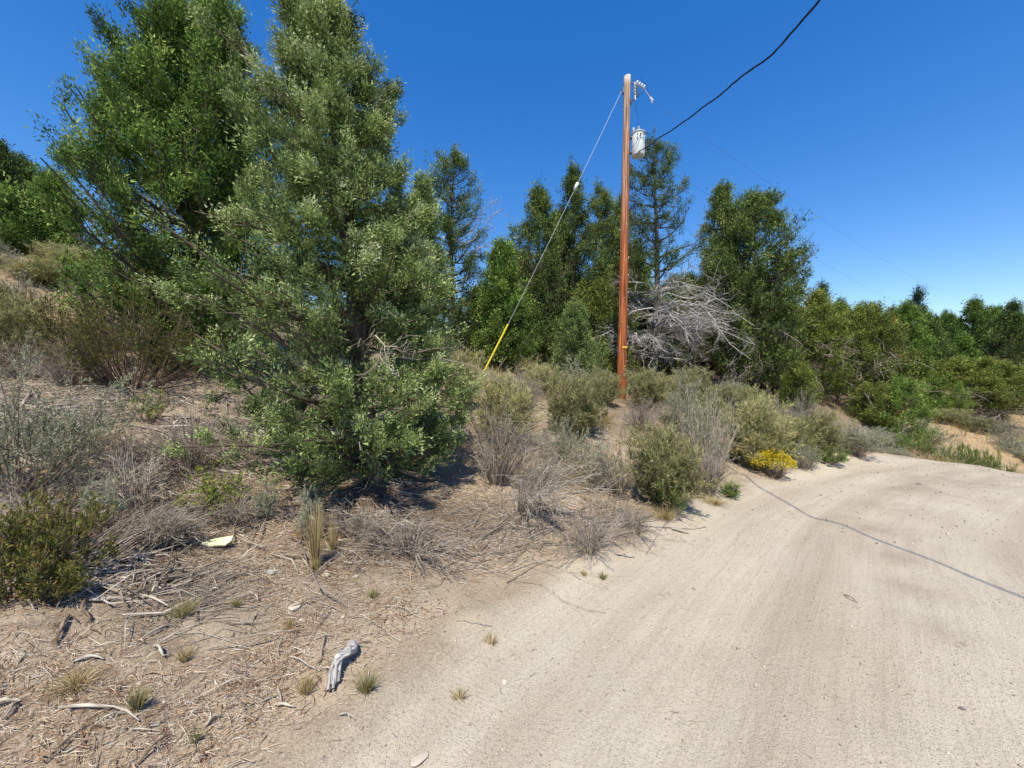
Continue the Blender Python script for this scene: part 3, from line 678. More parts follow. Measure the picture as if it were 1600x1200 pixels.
def P3(px, Y):                       # ground point under a picture column at a given distance
    x = (px - 800) / F_PX * Y; return drop(x, Y)
def hgt_for(pos, py, Y=None):        # height needed for the top to show at picture row py
    Y = Y or pos[1]; return float(EYE[2] + ray(800, py)[2] * Y - pos[2])

# T2: the grey-green juniper in front
p2 = P3(590, 5.0); H2 = hgt_for(p2, -70)
make_tree('juniper_tree', 'big grey-green juniper in front, foliage to the ground, top cut off by the picture edge', 'tree', p2, H2,
          [(0, 1.55, 1.1), (.06, 1.85, 1.25), (.18, 2.1, 1.3), (.30, 2.0, 1.3), (.42, 1.75, 1.15), (.545, 1.5, .95), (.67, 1.1, .72), (.73, .82, .82), (.79, .62, .84), (.86, .48, .64), (.91, .44, .42), (1, .15, .14)],
          M['jun_blue'], 11, n_limb=215, cs=.078, nb=118, leaves=540000, longl=.78, fillk=.98, lean=(-.13, 0), trunk_r=.13, rise=(.1, .55), blue=.012, t0=.015, fill=(.5, 1.05), shade_n=.2, wr=.22, spread=.9, zs=.55,
          extra_spires=[(.25, .1, 2.3, 3.85, .16), (-.05, -.15, 2.0, 3.3, .15), (-1.75, 0, 4.6, 5.6, .14)],
          dead=dict(n=16, t=(.05, .35), L=(.6, 1.5), down=.2, twigs=260, r=.012, mat='stem_grey'))
# T1: yellow-green juniper behind left
p1 = P3(292, 8.2); H1 = hgt_for(p1, -5)
make_tree('juniper_tree', 'big yellow-green juniper with upswept plumes left of the grey-green front one', 'tree', p1, H1,
          [(0, 1.4, 1.3), (.08, 1.9, 1.6), (.2, 2.05, 1.7), (.35, 2.0, 1.7), (.5, 1.9, 1.6), (.6, 1.65, 1.55), (.7, 1.4, 1.4), (.78, 1.25, 1.3), (.88, .85, 1.08), (.95, .55, .85), (1, .25, .4)],
          M['jun_green'], 12, n_limb=190, cs=.125, nb=82, leaves=350000, longl=.82, fillk=.97, lean=(.058, 0), trunk_r=.16, rise=(.5, 1.1), zs=1.5, wr=.22, spread=.7, t0=.07, fill=(.5, 1.05), shade_n=.12,
          extra_spires=[(-1.3, -.2, 3.6, 5.6, .36), (-.8, 0, 4.6, 6.5, .32), (.7, -.2, 5.6, 7.3, .34), (.1, -.1, 6.0, 7.5, .3), (1.1, 0, 5.2, 6.7, .3)],
          dead=dict(n=22, t=(.08, .4), L=(1.0, 2.0), down=.1, twigs=400, r=.014, mat='stem_grey'))

# middle distance
def T(name, label, px, Y, top, prof, mat, seed, w=None, **k):
    p = P3(px, Y); H = hgt_for(p, top)
    k_ = 1.27 / math.hypot(1, (px - 800) / F_PX)
    if w is not None: prof = [(a, b_ * w * k_ * Y / F_PX / 2, c * w * k_ * Y / F_PX / 2) for a, b_, c in prof]
    return make_tree(name, label, k.pop('cat', 'tree'), p, H, prof, mat, seed, **k)
CONE = [(0, .75, .75), (.1, 1, 1), (.3, .95, .95), (.55, .75, .75), (.75, .5, .5), (.9, .25, .28), (1, .05, .05)]
COL = [(0, .8, .8), (.15, 1, 1), (.5, 1, 1), (.75, .85, .85), (.9, .6, .6), (1, .15, .15)]
BUSH = [(0, .9, .9), (.2, 1, 1), (.5, 1, 1), (.8, .7, .7), (1, .25, .25)]
FIRP = [(0, .7, .7), (.12, 1, 1), (.4, .75, .75), (.7, .42, .42), (.9, .16, .16), (1, .02, .02)]
mid = dict(n_limb=100, cs=.17, nb=42, trunk_r=.14, t0=.06, leaves=50000, longl=.95)
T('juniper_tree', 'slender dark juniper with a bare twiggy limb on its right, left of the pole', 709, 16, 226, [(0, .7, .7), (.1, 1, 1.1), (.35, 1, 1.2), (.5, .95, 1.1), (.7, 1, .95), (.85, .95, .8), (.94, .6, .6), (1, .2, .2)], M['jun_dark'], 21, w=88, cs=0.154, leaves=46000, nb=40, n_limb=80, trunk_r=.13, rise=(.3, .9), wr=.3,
  dead=dict(n=5, t=(.48, .62), L=(1.6, 2.6), down=-.15, twigs=160, r=.022, mat='stem_grey', az=(-.5, .3)))
T('juniper_tree', 'lighter narrow-tipped juniper just right of the big front juniper', 658, 12.5, 268, [(0, .9, 1), (.2, 1, 1.1), (.5, .9, .9), (.65, .7, .7), (.78, .35, .35), (.9, .12, .12), (1, .05, .05)], M['jun_blue'], 22, w=100, **{**mid, 'cs': 0.165, })
T('juniper_tree', 'broad pointed juniper left of the twin-topped one, guy wire crossing it', 838, 17, 286, CONE, M['jun_dark'], 23, w=135, rise=(.3, .9), **{**mid, 'n_limb': 100})
T('juniper_tree', 'tall thin-topped juniper standing directly behind the white guy insulator', 893, 18, 243, [(0, .9, .9), (.3, 1, 1), (.55, .9, .9), (.68, .55, .6), (.85, .36, .36), (1, .1, .1)], M['jun_dark'], 24, w=92, rise=(.4, 1.1), **mid)
T('juniper_tree', 'open ragged juniper close left of the utility pole', 940, 19, 285, [(0, .9, .9), (.3, 1, 1), (.6, .9, .9), (.85, .6, .6), (1, .2, .2)], M['jun_dark'], 25, w=92, rise=(.4, 1.1), **{**mid, 'n_limb': 60},
  dead=dict(n=14, t=(.08, .5), L=(1.0, 2.2), down=.2, twigs=500, r=.018, mat='wood_silver'))
T('juniper_tree', 'small pointed juniper filling the gap left of the broad one, beside the yellow guard', 785, 15.5, 372, CONE, M['jun_green'], 26, w=95, **{**mid, 'tintb': .4})
T('young_juniper', 'bright young cone-shaped juniper in front of the dark ones, left of the pole foot', 900, 14.2, 466, [(0, 1.1, 1.2), (.15, 1.05, 1.2), (.4, .85, .85), (.7, .5, .5), (.9, .25, .25), (1, .05, .05)], M['jun_blue'], 27, w=82, n_limb=70, cs=0.110, nb=40, trunk_r=.06, rise=(.4, 1), wr=.3, tintb=.45)
T('juniper_tree', 'bushy low juniper behind the yellow guy guard', 800, 16.3, 470, BUSH, M['jun_dark'], 28, w=120, **mid, dead=dict(n=16, t=(.05, .35), L=(1, 2), down=.4, twigs=450, r=.014, mat='stem_grey'))
T('juniper_tree', 'bushy juniper right behind the bright young cone-shaped one', 930, 16.8, 440, BUSH, M['jun_olive'], 29, w=110, **mid, dead=dict(n=12, t=(.05, .35), L=(1, 2), down=.4, twigs=400, r=.014, mat='stem_grey'))
T('juniper_tree', 'dark juniper filling the wall between the pointed one and the guy insulator', 868, 19.5, 322, CONE, M['jun_dark'], 61, w=85, rise=(.4, 1.0), **mid)
T('juniper_tree', 'ragged juniper directly behind the utility pole shaft', 968, 20.5, 305, [(0, .9, .9), (.3, 1, 1), (.6, .8, .8), (.85, .5, .5), (1, .1, .1)], M['jun_dark'], 62, w=85, rise=(.4, 1.1), **mid)
T('juniper_tree', 'low dark juniper closing the gap behind the bleached limbs', 1065, 21, 425, BUSH, M['jun_dark'], 63, w=105, **mid)
# sparse tall tree behind the transformer, trunk in view, big dead lower limbs
T('open_juniper', 'tall open-crowned tree behind the transformer, dark trunk showing and bleached dead limbs below', 1022, 17.0, 202,
  [(0, .2, .2), (.36, .6, .9), (.45, .95, 1.15), (.6, .95, 1.1), (.75, .9, 1.0), (.85, .75, .8), (.93, .5, .45), (1, .15, .15)], M['jun_dark'], 31, w=118, n_limb=52, cs=.15, nb=40, trunk_r=.17, leaves=30000, t0=.40, rise=(.25, .8), wr=.3, fill=(.4, 1.05),
  dead=dict(n=46, t=(.1, .42), L=(1.3, 3.6), down=.55, twigs=3000, r=.034, mat='wood_silver'))
T('juniper_tree', 'narrow loose juniper wedged between the open-crowned tree and the broad rounded one', 1128, 19, 280, [(0, .7, .7), (.3, .9, .9), (.6, 1, .9), (.8, .9, .7), (1, .2, .2)], M['jun_dark'], 32, w=72, **{**mid, 't0': .3})
T('juniper_tree', 'broad dense juniper with a stepped rounded right side, right of the open-crowned tree', 1178, 17, 292, [(0, .4, .4), (.14, .7, .8), (.3, .95, .85), (.5, .95, 1.0), (.62, .95, 1.12), (.74, .85, 1.05), (.84, .7, .55), (.93, .5, .4), (1, .15, .15)], M['jun_dark'], 33, w=158, **{**mid, 'n_limb': 150, 'cs': 0.17, 't0': .08, 'leaves': 90000, 'longl': 1.0}, rise=(.15, .7),
  extra_spires=[(1.45, 0, 4.0, 6.0, .5)], dead=dict(n=26, t=(.06, .4), L=(1.2, 2.8), down=.45, twigs=1100, r=.02, mat='stem_grey'))
T('juniper_tree', 'low green juniper seen through the dead limbs, left of the broad dense one', 1085, 19.5, 440, BUSH, M['jun_olive'], 34, w=110, **mid)
T('juniper_tree', 'low olive juniper seen behind the dark trunk of the open-crowned tree', 1025, 20.5, 470, BUSH, M['jun_olive'], 35, w=100, **mid)
# bleached fallen-looking limb tangle in front of the open-crowned tree
pd = P3(1075, 15.6); dt = thing('dead_branch_tangle', 'sprawling bleached dead branches sloping down right between the pole and the broad dense juniper', 'dead branches', pd)
rngd = np.random.default_rng(5)
add_dead(dt, rngd, 3.0, lambda t: np.array([-1.5, .3, 2.9]) + np.array([1, 0, -.6]) * t, n=20, t=(0, .8), L=(1.2, 3.4), down=.38, twigs=1200, r=.042, az=(-1.3, .7), part='dead_limbs')
add_dead(dt, rngd, 3.0, lambda t: np.array([-2.3, .3, 2.2]) + np.array([1, 0, -.2]) * t, n=14, t=(0, .8), L=(.9, 2.0), down=.6, twigs=1000, r=.024, az=(-3.1, .1), part='dead_twigs')

# right side: nearer junipers of the forest edge, each built, then copied for the forest
kA = T('juniper_tree', 'leafy olive juniper with grey dead lower limbs, next right of the broad dense juniper', 1270, 17.5, 452, [(0, .5, .5), (.12, .9, .9), (.35, 1.1, 1.1), (.6, .9, .9), (.8, .5, .5), (.93, .2, .2), (1, .03, .03)], M['jun_olive'], 41, w=140, **{**mid, 'n_limb': 90, 'cs': 0.154}, dead=dict(n=30, t=(.05, .42), L=(1, 2.6), down=.4, twigs=1100, r=.018, mat='stem_grey'))
kB = T('juniper_tree', 'wide sprawling olive juniper with twisted bare grey limbs at its foot, above the road bend', 1345, 17.5, 474, BUSH, M['jun_olive'], 42, w=150, **{**mid, 'n_limb': 90, 't0': .25}, dead=dict(n=40, t=(.05, .5), L=(1.2, 2.8), down=.35, twigs=1400, r=.02, mat='stem_grey'))
kC = T('juniper_tree', 'pointed green juniper with dark gaps, right of the sprawling olive one', 1415, 22, 470, CONE, M['jun_green'], 43, w=110, **{**mid, 'n_limb': 70, 'tintb': .35})
kD = T('fir_tree', 'lone dark conical fir standing above the treeline on the right', 1432, 38, 446, FIRP, M['fir'], 44, w=105, n_limb=110, cs=0.275, nb=40, leaves=16000, trunk_r=.2, rise=(-.2, .1), droop=.1, wr=.3, tintb=.6)
kE = T('juniper_tree', 'full tapering juniper reaching the skyline right of the dark fir', 1520, 27, 463, CONE, M['jun_green'], 45, w=130, n_limb=80, cs=0.209, leaves=26000, nb=40, trunk_r=.16, t0=.15, wr=.3, tintb=.3)
kF = T('juniper_tree', 'dark juniper with bare grey under-branches at the right picture edge', 1580, 25, 468, [(0, .3, .3), (.2, .9, .9), (.5, 1, 1), (.75, .62, .62), (.9, .25, .25), (1, .03, .03)], M['jun_dark'], 46, w=130, n_limb=80, cs=0.209, leaves=26000, nb=40, trunk_r=.18, t0=.2, wr=.3, dead=dict(n=24, t=(.05, .4), L=(1.2, 2.8), down=.3, twigs=500, r=.025, mat='stem_grey'))
kG = T('fir_tree', 'pointed fir topping the trees right of the broad dense juniper', 1281, 30, 436, FIRP, M['jun_green'], 47, w=78, n_limb=90, cs=0.198, leaves=24000, nb=40, trunk_r=.16, rise=(0, .3), wr=.3, tintb=.25)
T('young_juniper', 'bright green low juniper branch mass spilling toward the road bend', 1412, 15.5, 592, BUSH, M['jun_green'], 48, w=92, n_limb=60, cs=0.121, leaves=22000, nb=40, trunk_r=.05, wr=.3, tintb=.45)
T('young_juniper', 'low dark green juniper crouching under the sprawling olive one', 1365, 16.0, 600, BUSH, M['jun_olive'], 49, w=80, n_limb=50, cs=0.121, leaves=22000, nb=40, trunk_r=.05, wr=.3)
T('young_juniper', 'rounded olive juniper bush at the foot of the broad dense juniper, right side', 1245, 15.5, 568, BUSH, M['jun_olive'], 50, w=70, n_limb=50, cs=0.121, leaves=22000, nb=40, trunk_r=.05, wr=.3)
pine = T('young_pine', 'small upright pine with a bare stem on the orange bank at right', 1500, 20.5, 596, [(0, 0, 0), (.2, .3, .3), (.32, 1, 1), (.6, .9, .9), (.85, .5, .5), (1, .1, .1)], M['jun_green'], 51, w=40, n_limb=40, cs=0.072, leaves=14000, nb=40, trunk_r=.05, t0=.28, wr=.12, tintb=.55)
T('rust_juniper', 'small dead juniper with rust-orange foliage at the forest edge', 1402, 16.6, 590, BUSH, M['orange_leaf'], 52, w=34, n_limb=22, cs=0.083, leaves=8000, nb=40, trunk_r=.04, t0=.25, wr=.2)
T('rust_juniper', 'faded brown dying juniper top among green crowns left of the dark fir', 1393, 21, 494, COL, M['orange_leaf'], 53, w=26, n_limb=50, cs=0.110, leaves=8000, nb=40, trunk_r=.07, t0=.55, wr=.12)
# far-left trees on the hill
T('juniper_tree', 'dark ragged juniper cut by the left picture edge on the hilltop', 2, 15, 214, CONE, M['jun_dark'], 55, w=95, **{**mid, 'cs': 0.187, 'tintb': .35})
T('juniper_tree', 'dark juniper on the hilltop, second from the left picture edge', 42, 16.5, 246, CONE, M['jun_dark'], 56, w=80, **{**mid, 'tintb': .4})
T('juniper_tree', 'green pointed juniper on the hill tucked against the big yellow-green one', 92, 14, 268, CONE, M['jun_green'], 57, w=105, **{**mid, 'cs': 0.154, 'tintb': .4})
T('young_juniper', 'soft green low juniper in front of the dark hilltop pair, left edge', 30, 13.2, 300, BUSH, M['jun_green'], 58, w=90, n_limb=60, cs=0.154, nb=40, leaves=22000, trunk_r=.07, wr=.3, tintb=.3)

# forest beyond, copies with shared meshes
rngf = np.random.default_rng(77)
protoH = {}
for o, px, Y, top in ((kA, 1270, 17.5, 452), (kB, 1345, 17.5, 474), (kC, 1415, 22, 470), (kE, 1520, 27, 463), (kF, 1580, 25, 468), (kG, 1281, 30, 436)):
    protoH[o.name] = hgt_for(P3(px, Y), top)
def put(proto, px, Y, top, label, group=None, wf=1.0):
    p = P3(px, Y); s = hgt_for(p, top) / protoH[proto.name]
    return copy_thing(proto, p, rngf.uniform(0, 6.28), (s * wf, s * wf, s), label, group)
put(kC, 1238, 21, 470, 'green juniper crown between the broad dense juniper and the olive one', wf=1.1)
put(kC, 1310, 22, 466, 'pointed juniper whose crown shows above the sprawling one at the road bend', wf=.9)
put(kC, 1362, 24, 474, 'pointed green juniper left of the faded brown dying top', wf=.9)
put(kG, 1395, 27, 474, 'slim fir at the skyline behind the faded brown dying top', wf=1.0)
put(kF, 1455, 24, 500, 'dark juniper with grey under-branches directly below the lone fir', wf=.9)
put(kE, 1482, 30, 486, 'juniper reaching the skyline just right of the lone dark fir', wf=.8)
put(kB, 1478, 23, 560, 'low spreading juniper with bare grey limbs behind the small pine', wf=1.6)
put(kC, 1545, 31, 478, 'pointed green juniper on the skyline near the right edge', wf=.9)
put(kB, 1555, 22, 560, 'low grey-limbed juniper on the bank right of the small pine', wf=1.4)
put(kC, 1505, 24, 520, 'mid-height green juniper right behind the small pine', wf=1.0)
FKIND = {kA.name: 'grey-limbed olive juniper', kC.name: 'pointed green juniper', kE.name: 'full tapering green juniper', kF.name: 'bare-footed dark juniper', kG.name: 'slim green fir'}
for i in range(64):
    px = rngf.uniform(1200, 1760); Y = rngf.uniform(30, 60); k = [kA, kC, kE, kG, kG, kF, kC][rngf.integers(0, 7)]
    spot = 'left end' if px < 1330 else ('left of the lone fir' if px < 1425 else ('right of the lone fir' if px < 1500 else ('above the small pine' if px < 1550 else 'at the right picture edge')))
    put(k, px, Y, rngf.normal(492, 8) - (14 if i % 9 == 0 else 0), '%s of the forest band, %s, %s' % (FKIND[k.name], spot, 'front row' if Y < 44 else 'back row'), 'conifers of the far forest band', rngf.uniform(.55, .85))
for i in range(14):
    px = rngf.uniform(770, 1180); Y = rngf.uniform(24, 42); put([kA, kC, kF][i % 3], px, Y, rngf.uniform(385, 470), '%s glimpsed in the thicket %s, %s' % (FKIND[[kA, kC, kF][i % 3].name], 'left of the bright young juniper' if px < 890 else ('directly behind the pole' if px < 985 else ('behind the open-crowned tree' if px < 1080 else 'behind the broad dense juniper')), 'nearer' if Y < 32 else 'farther'), 'junipers glimpsed behind the pole', 1.0)
for i in range(9):
    px = rngf.uniform(560, 760); Y = rngf.uniform(19, 30); put([kA, kC, kF][i % 3], px, Y, rngf.uniform(430, 480), '%s half hidden %s' % (FKIND[[kA, kC, kF][i % 3].name], 'behind the big front juniper' if px < 640 else ('behind the narrow-tipped juniper' if px < 700 else 'behind the slender dark juniper')), 'junipers half hidden behind the big ones', 1.2)
for i in range(9):
    px = rngf.uniform(-250, 120); Y = rngf.uniform(17, 24); put([kA, kC, kF][i % 3], px, Y, rngf.uniform(300, 330), '%s on the hilltop, %s' % (FKIND[[kA, kC, kF][i % 3].name], 'beyond the left picture edge' if px < 0 else 'behind the dark pair at the left edge'), 'junipers behind the hilltop pair', 1.0)
# wood beyond everything: nobody could count it
rngw = np.random.default_rng(9); gw = Geo()
nW = 650; wx = rngw.uniform(-160, 420, nW); wy = rngw.uniform(60, 230, nW); wh = rngw.uniform(6.5, 10, nW)
wz = hgt(wx, wy)
nt = 36; idx = np.repeat(np.arange(nW), nt); t = rngw.uniform(.05, 1, len(idx)); ph = rngw.uniform(0, 6.28, len(idx)); r = (1 - t) ** .8 * 2.1 * rngw.uniform(.5, 1, len(idx))
P = np.stack([wx[idx] + r * np.cos(ph), wy[idx] + r * np.sin(ph), wz[idx] + wh[idx] * t], 1)
D = unit(np.stack([np.cos(ph), np.sin(ph), np.full(len(ph), .6)], 1) + rngw.normal(0, .3, (len(ph), 3)))
V, q, t_ = tufts(P, D, 1.1, 3, rngw, rngw.uniform(.2, .8, len(idx)), .9, .7, (.6, 1.1)); gw.add(V, q, t_)
tag(link('distant_wood', gw.mesh('distant_wood', M['jun_dark'])), kind='stuff')

# ------------------------------------------------------------------ shrubs
def build_shrub(name, label, cat, pos, w, h, kind, seed, group=None, tilt=(0, 0), dens=1.0):
    rng = np.random.default_rng(seed); root = thing(name, label, cat, pos, 0, group)
    K = dict(
        rabbit=dict(n=90, ch=420, leaf='rabbit', nl=13000, ls=.075, wr=.13, stem='stem_olive', fan=.75, curve=.25, lo=.35, nb=3, out=.9),
        sage=dict(n=60, ch=330, leaf='sage', nl=13000, ls=.034, wr=.22, stem='stem_grey', fan=1.0, curve=.3, lo=.5, nb=3, out=.7),
        dead=dict(n=120, ch=700, leaf=None, nl=0, ls=0, wr=0, stem='stem_grey', fan=1.1, curve=-.1, lo=.3, nb=0, out=1),
        deadpale=dict(n=70, ch=420, leaf=None, nl=0, ls=0, wr=0, stem='stem_pale', fan=1.1, curve=-.25, lo=.3, nb=0, out=1),
        halfdead=dict(n=120, ch=600, leaf='sage', nl=3600, ls=.045, wr=.258, stem='stem_grey', fan=1.0, curve=.1, lo=.6, nb=3, out=1),
        bitter=dict(n=70, ch=420, leaf='bitter', nl=11000, ls=.030, wr=.34, stem='stem_brown', fan=1.0, curve=.2, lo=.3, nb=3, out=.5),
        lime=dict(n=40, ch=200, leaf='lime', nl=2600, ls=.038, wr=.45, stem='stem_brown', fan=1.0, curve=.2, lo=.4, nb=3, out=.4),
        flower=dict(n=90, ch=200, leaf='rabbit', nl=1500, ls=.04, wr=.12, stem='stem_brown', fan=.8, curve=.3, lo=.2, nb=3, out=1),
        green=dict(n=60, ch=240, leaf='greenlow', nl=6500, ls=.06, wr=.2, stem='stem_brown', fan=.9, curve=.2, lo=.2, nb=3, out=.8))[kind]
    K = dict(K); area = float(np.clip(w * h / .45, .3, 4)); K['nl'] *= 1.1 * area ** .8; K['ch'] *= .75 * area ** .5; K['n'] *= .8 * area ** .3
    n = int(K['n'] * dens); R = w / 2
    ph = rng.uniform(0, 6.28, n); rho = np.sqrt(rng.random(n)); s = np.linspace(0, 1, 5)[None, :, None]
    base = np.stack([np.cos(ph) * rho * R * .22, np.sin(ph) * rho * R * .22, np.full(n, -.03)], 1)
    tip = np.stack([np.cos(ph) * rho * R * K['fan'] + tilt[0] * h, np.sin(ph) * rho * R * K['fan'] * .9 + tilt[1] * h, h * (1 - .45 * rho ** 2) * rng.uniform(.42, 1.18, n)], 1)
    tip[:, 2] *= 1 + .38 * np.sin(ph * 3 + seed) * rho; tip[:, :2] *= (1 + .4 * np.sin(ph * 2 + seed * 1.7))[:, None]
    P = base[:, None] + (tip - base)[:, None] * s
    outw = np.stack([np.cos(ph), np.sin(ph), np.zeros(n)], 1)
    P = P + outw[:, None] * (K['curve'] * R * .5 * (s - s ** 2) * 2) + np.cumsum(rng.normal(size=P.shape), 1) * .032 * h * s
    if K['curve'] < 0: P[:, :, 2] += (h * .35 * (s - s ** 2) * 2)[:, :, 0]
    r0 = max(.003, .009 * h ** .5); Rr = r0 * np.linspace(1, .35, 5)[None] * rng.uniform(.5, 1.3, (n, 1))
    g = Geo(); V, q, t_ = tubes(P, Rr, 3, rng.uniform(.2, .85, n)); g.add(V, q, t_)
    m = int(K['ch'] * dens); Cc, Cr = child_lines(P, Rr, m, rng, K=4, t0=.25, lf=(.2, .5), ang=.55, up=.12 if K['curve'] > 0 else -.1); V, q, t_ = tubes(Cc, np.maximum(Cr, .0016), 3, rng.uniform(.2, 1, m)); g.add(V, q, t_)
    m2 = m // 2 if K['leaf'] else int(m * 1.5)
    c2, r2 = child_lines(Cc, Cr, m2, rng, K=3, t0=.2, lf=(.3, .7), ang=.8, up=.1, wob=.12); V, q, t_ = tubes(c2, np.maximum(r2, .0012), 3, rng.uniform(.3, 1, m2)); g.add(V, q, t_)
    link('stems', g.mesh('stems', M[K['stem']]), root)
    if K['leaf']:
        nl = int(K['nl'] * dens / K['nb'])
        A = np.concatenate([P[:, [1, 2, 3, 4]], Cc, np.concatenate([c2, c2[:, -1:]], 1)]); wts = np.concatenate([np.full(len(P), 1.5), np.full(len(Cc), 1.), np.full(len(c2), .8)]); wts /= wts.sum()
        i = rng.choice(len(A), nl, p=wts); t = rng.uniform(0, 1, nl) ** .6 * 2.99; k = t.astype(int); f = (t - k)[:, None]
        pos_ = A[i, k] * (1 - f) + A[i, k + 1] * f; D = unit(unit(A[i, -1] - A[i, 0] + 1e-6) * K['out'] + rng.normal(0, .35, (nl, 3)) + np.array([0, 0, .45]))
        keep = pos_[:, 2] > K['lo'] * h * rng.uniform(.2, 1.1, nl); pos_, D = pos_[keep], D[keep]
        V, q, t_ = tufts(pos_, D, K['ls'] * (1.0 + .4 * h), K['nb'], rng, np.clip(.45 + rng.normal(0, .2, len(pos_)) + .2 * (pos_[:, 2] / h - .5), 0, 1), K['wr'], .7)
        g2 = Geo(); g2.add(V, q, t_); link('foliage', g2.mesh('foliage', M[K['leaf']]), root)
    if kind == 'flower':
        nf = 1100; a = rng.uniform(0, 6.28, nf); rr = np.sqrt(rng.random(nf)); pf = np.stack([np.cos(a) * rr * R, np.sin(a) * rr * R * .9, h * (1.02 - .5 * rr ** 2.2) + rng.normal(0, .05 * h, nf)], 1)
        V, q, t_ = tufts(pf, unit(np.stack([np.cos(a) * rr, np.sin(a) * rr, np.ones(nf)], 1)), .035, 5, rng, rng.uniform(.1, 1, nf), .9, 1.2)
        g3 = Geo(); g3.add(V, q, t_); link('flowers', g3.mesh('flowers', M['flower']), root)
    return root

SHRUBS = {}
def shrub(name, label, cat, pos, w, h, kind, seed, group=None, tilt=(0, 0), dens=1.0, solo=False):
    """builds one of each kind and size, then copies it; the copies share their meshes"""
    size = 0 if w < .5 else (1 if w < 1.05 else 2); L = SHRUBS.setdefault((kind, size), [])
    if solo or len(L) < (2 if size == 1 and kind in ('rabbit', 'dead', 'sage') else 1):
        r = build_shrub(name, label, cat, pos, w, h, kind, seed, group, tilt, dens); L.append((r, w, h)); return r
    r0, w0, h0 = L[seed % len(L)]; rz = (seed * 2.4) % 6.28
    r = copy_thing(r0, pos, rz, (w / w0, w / w0, h / h0), label, group, name); r['category'] = cat
    return r

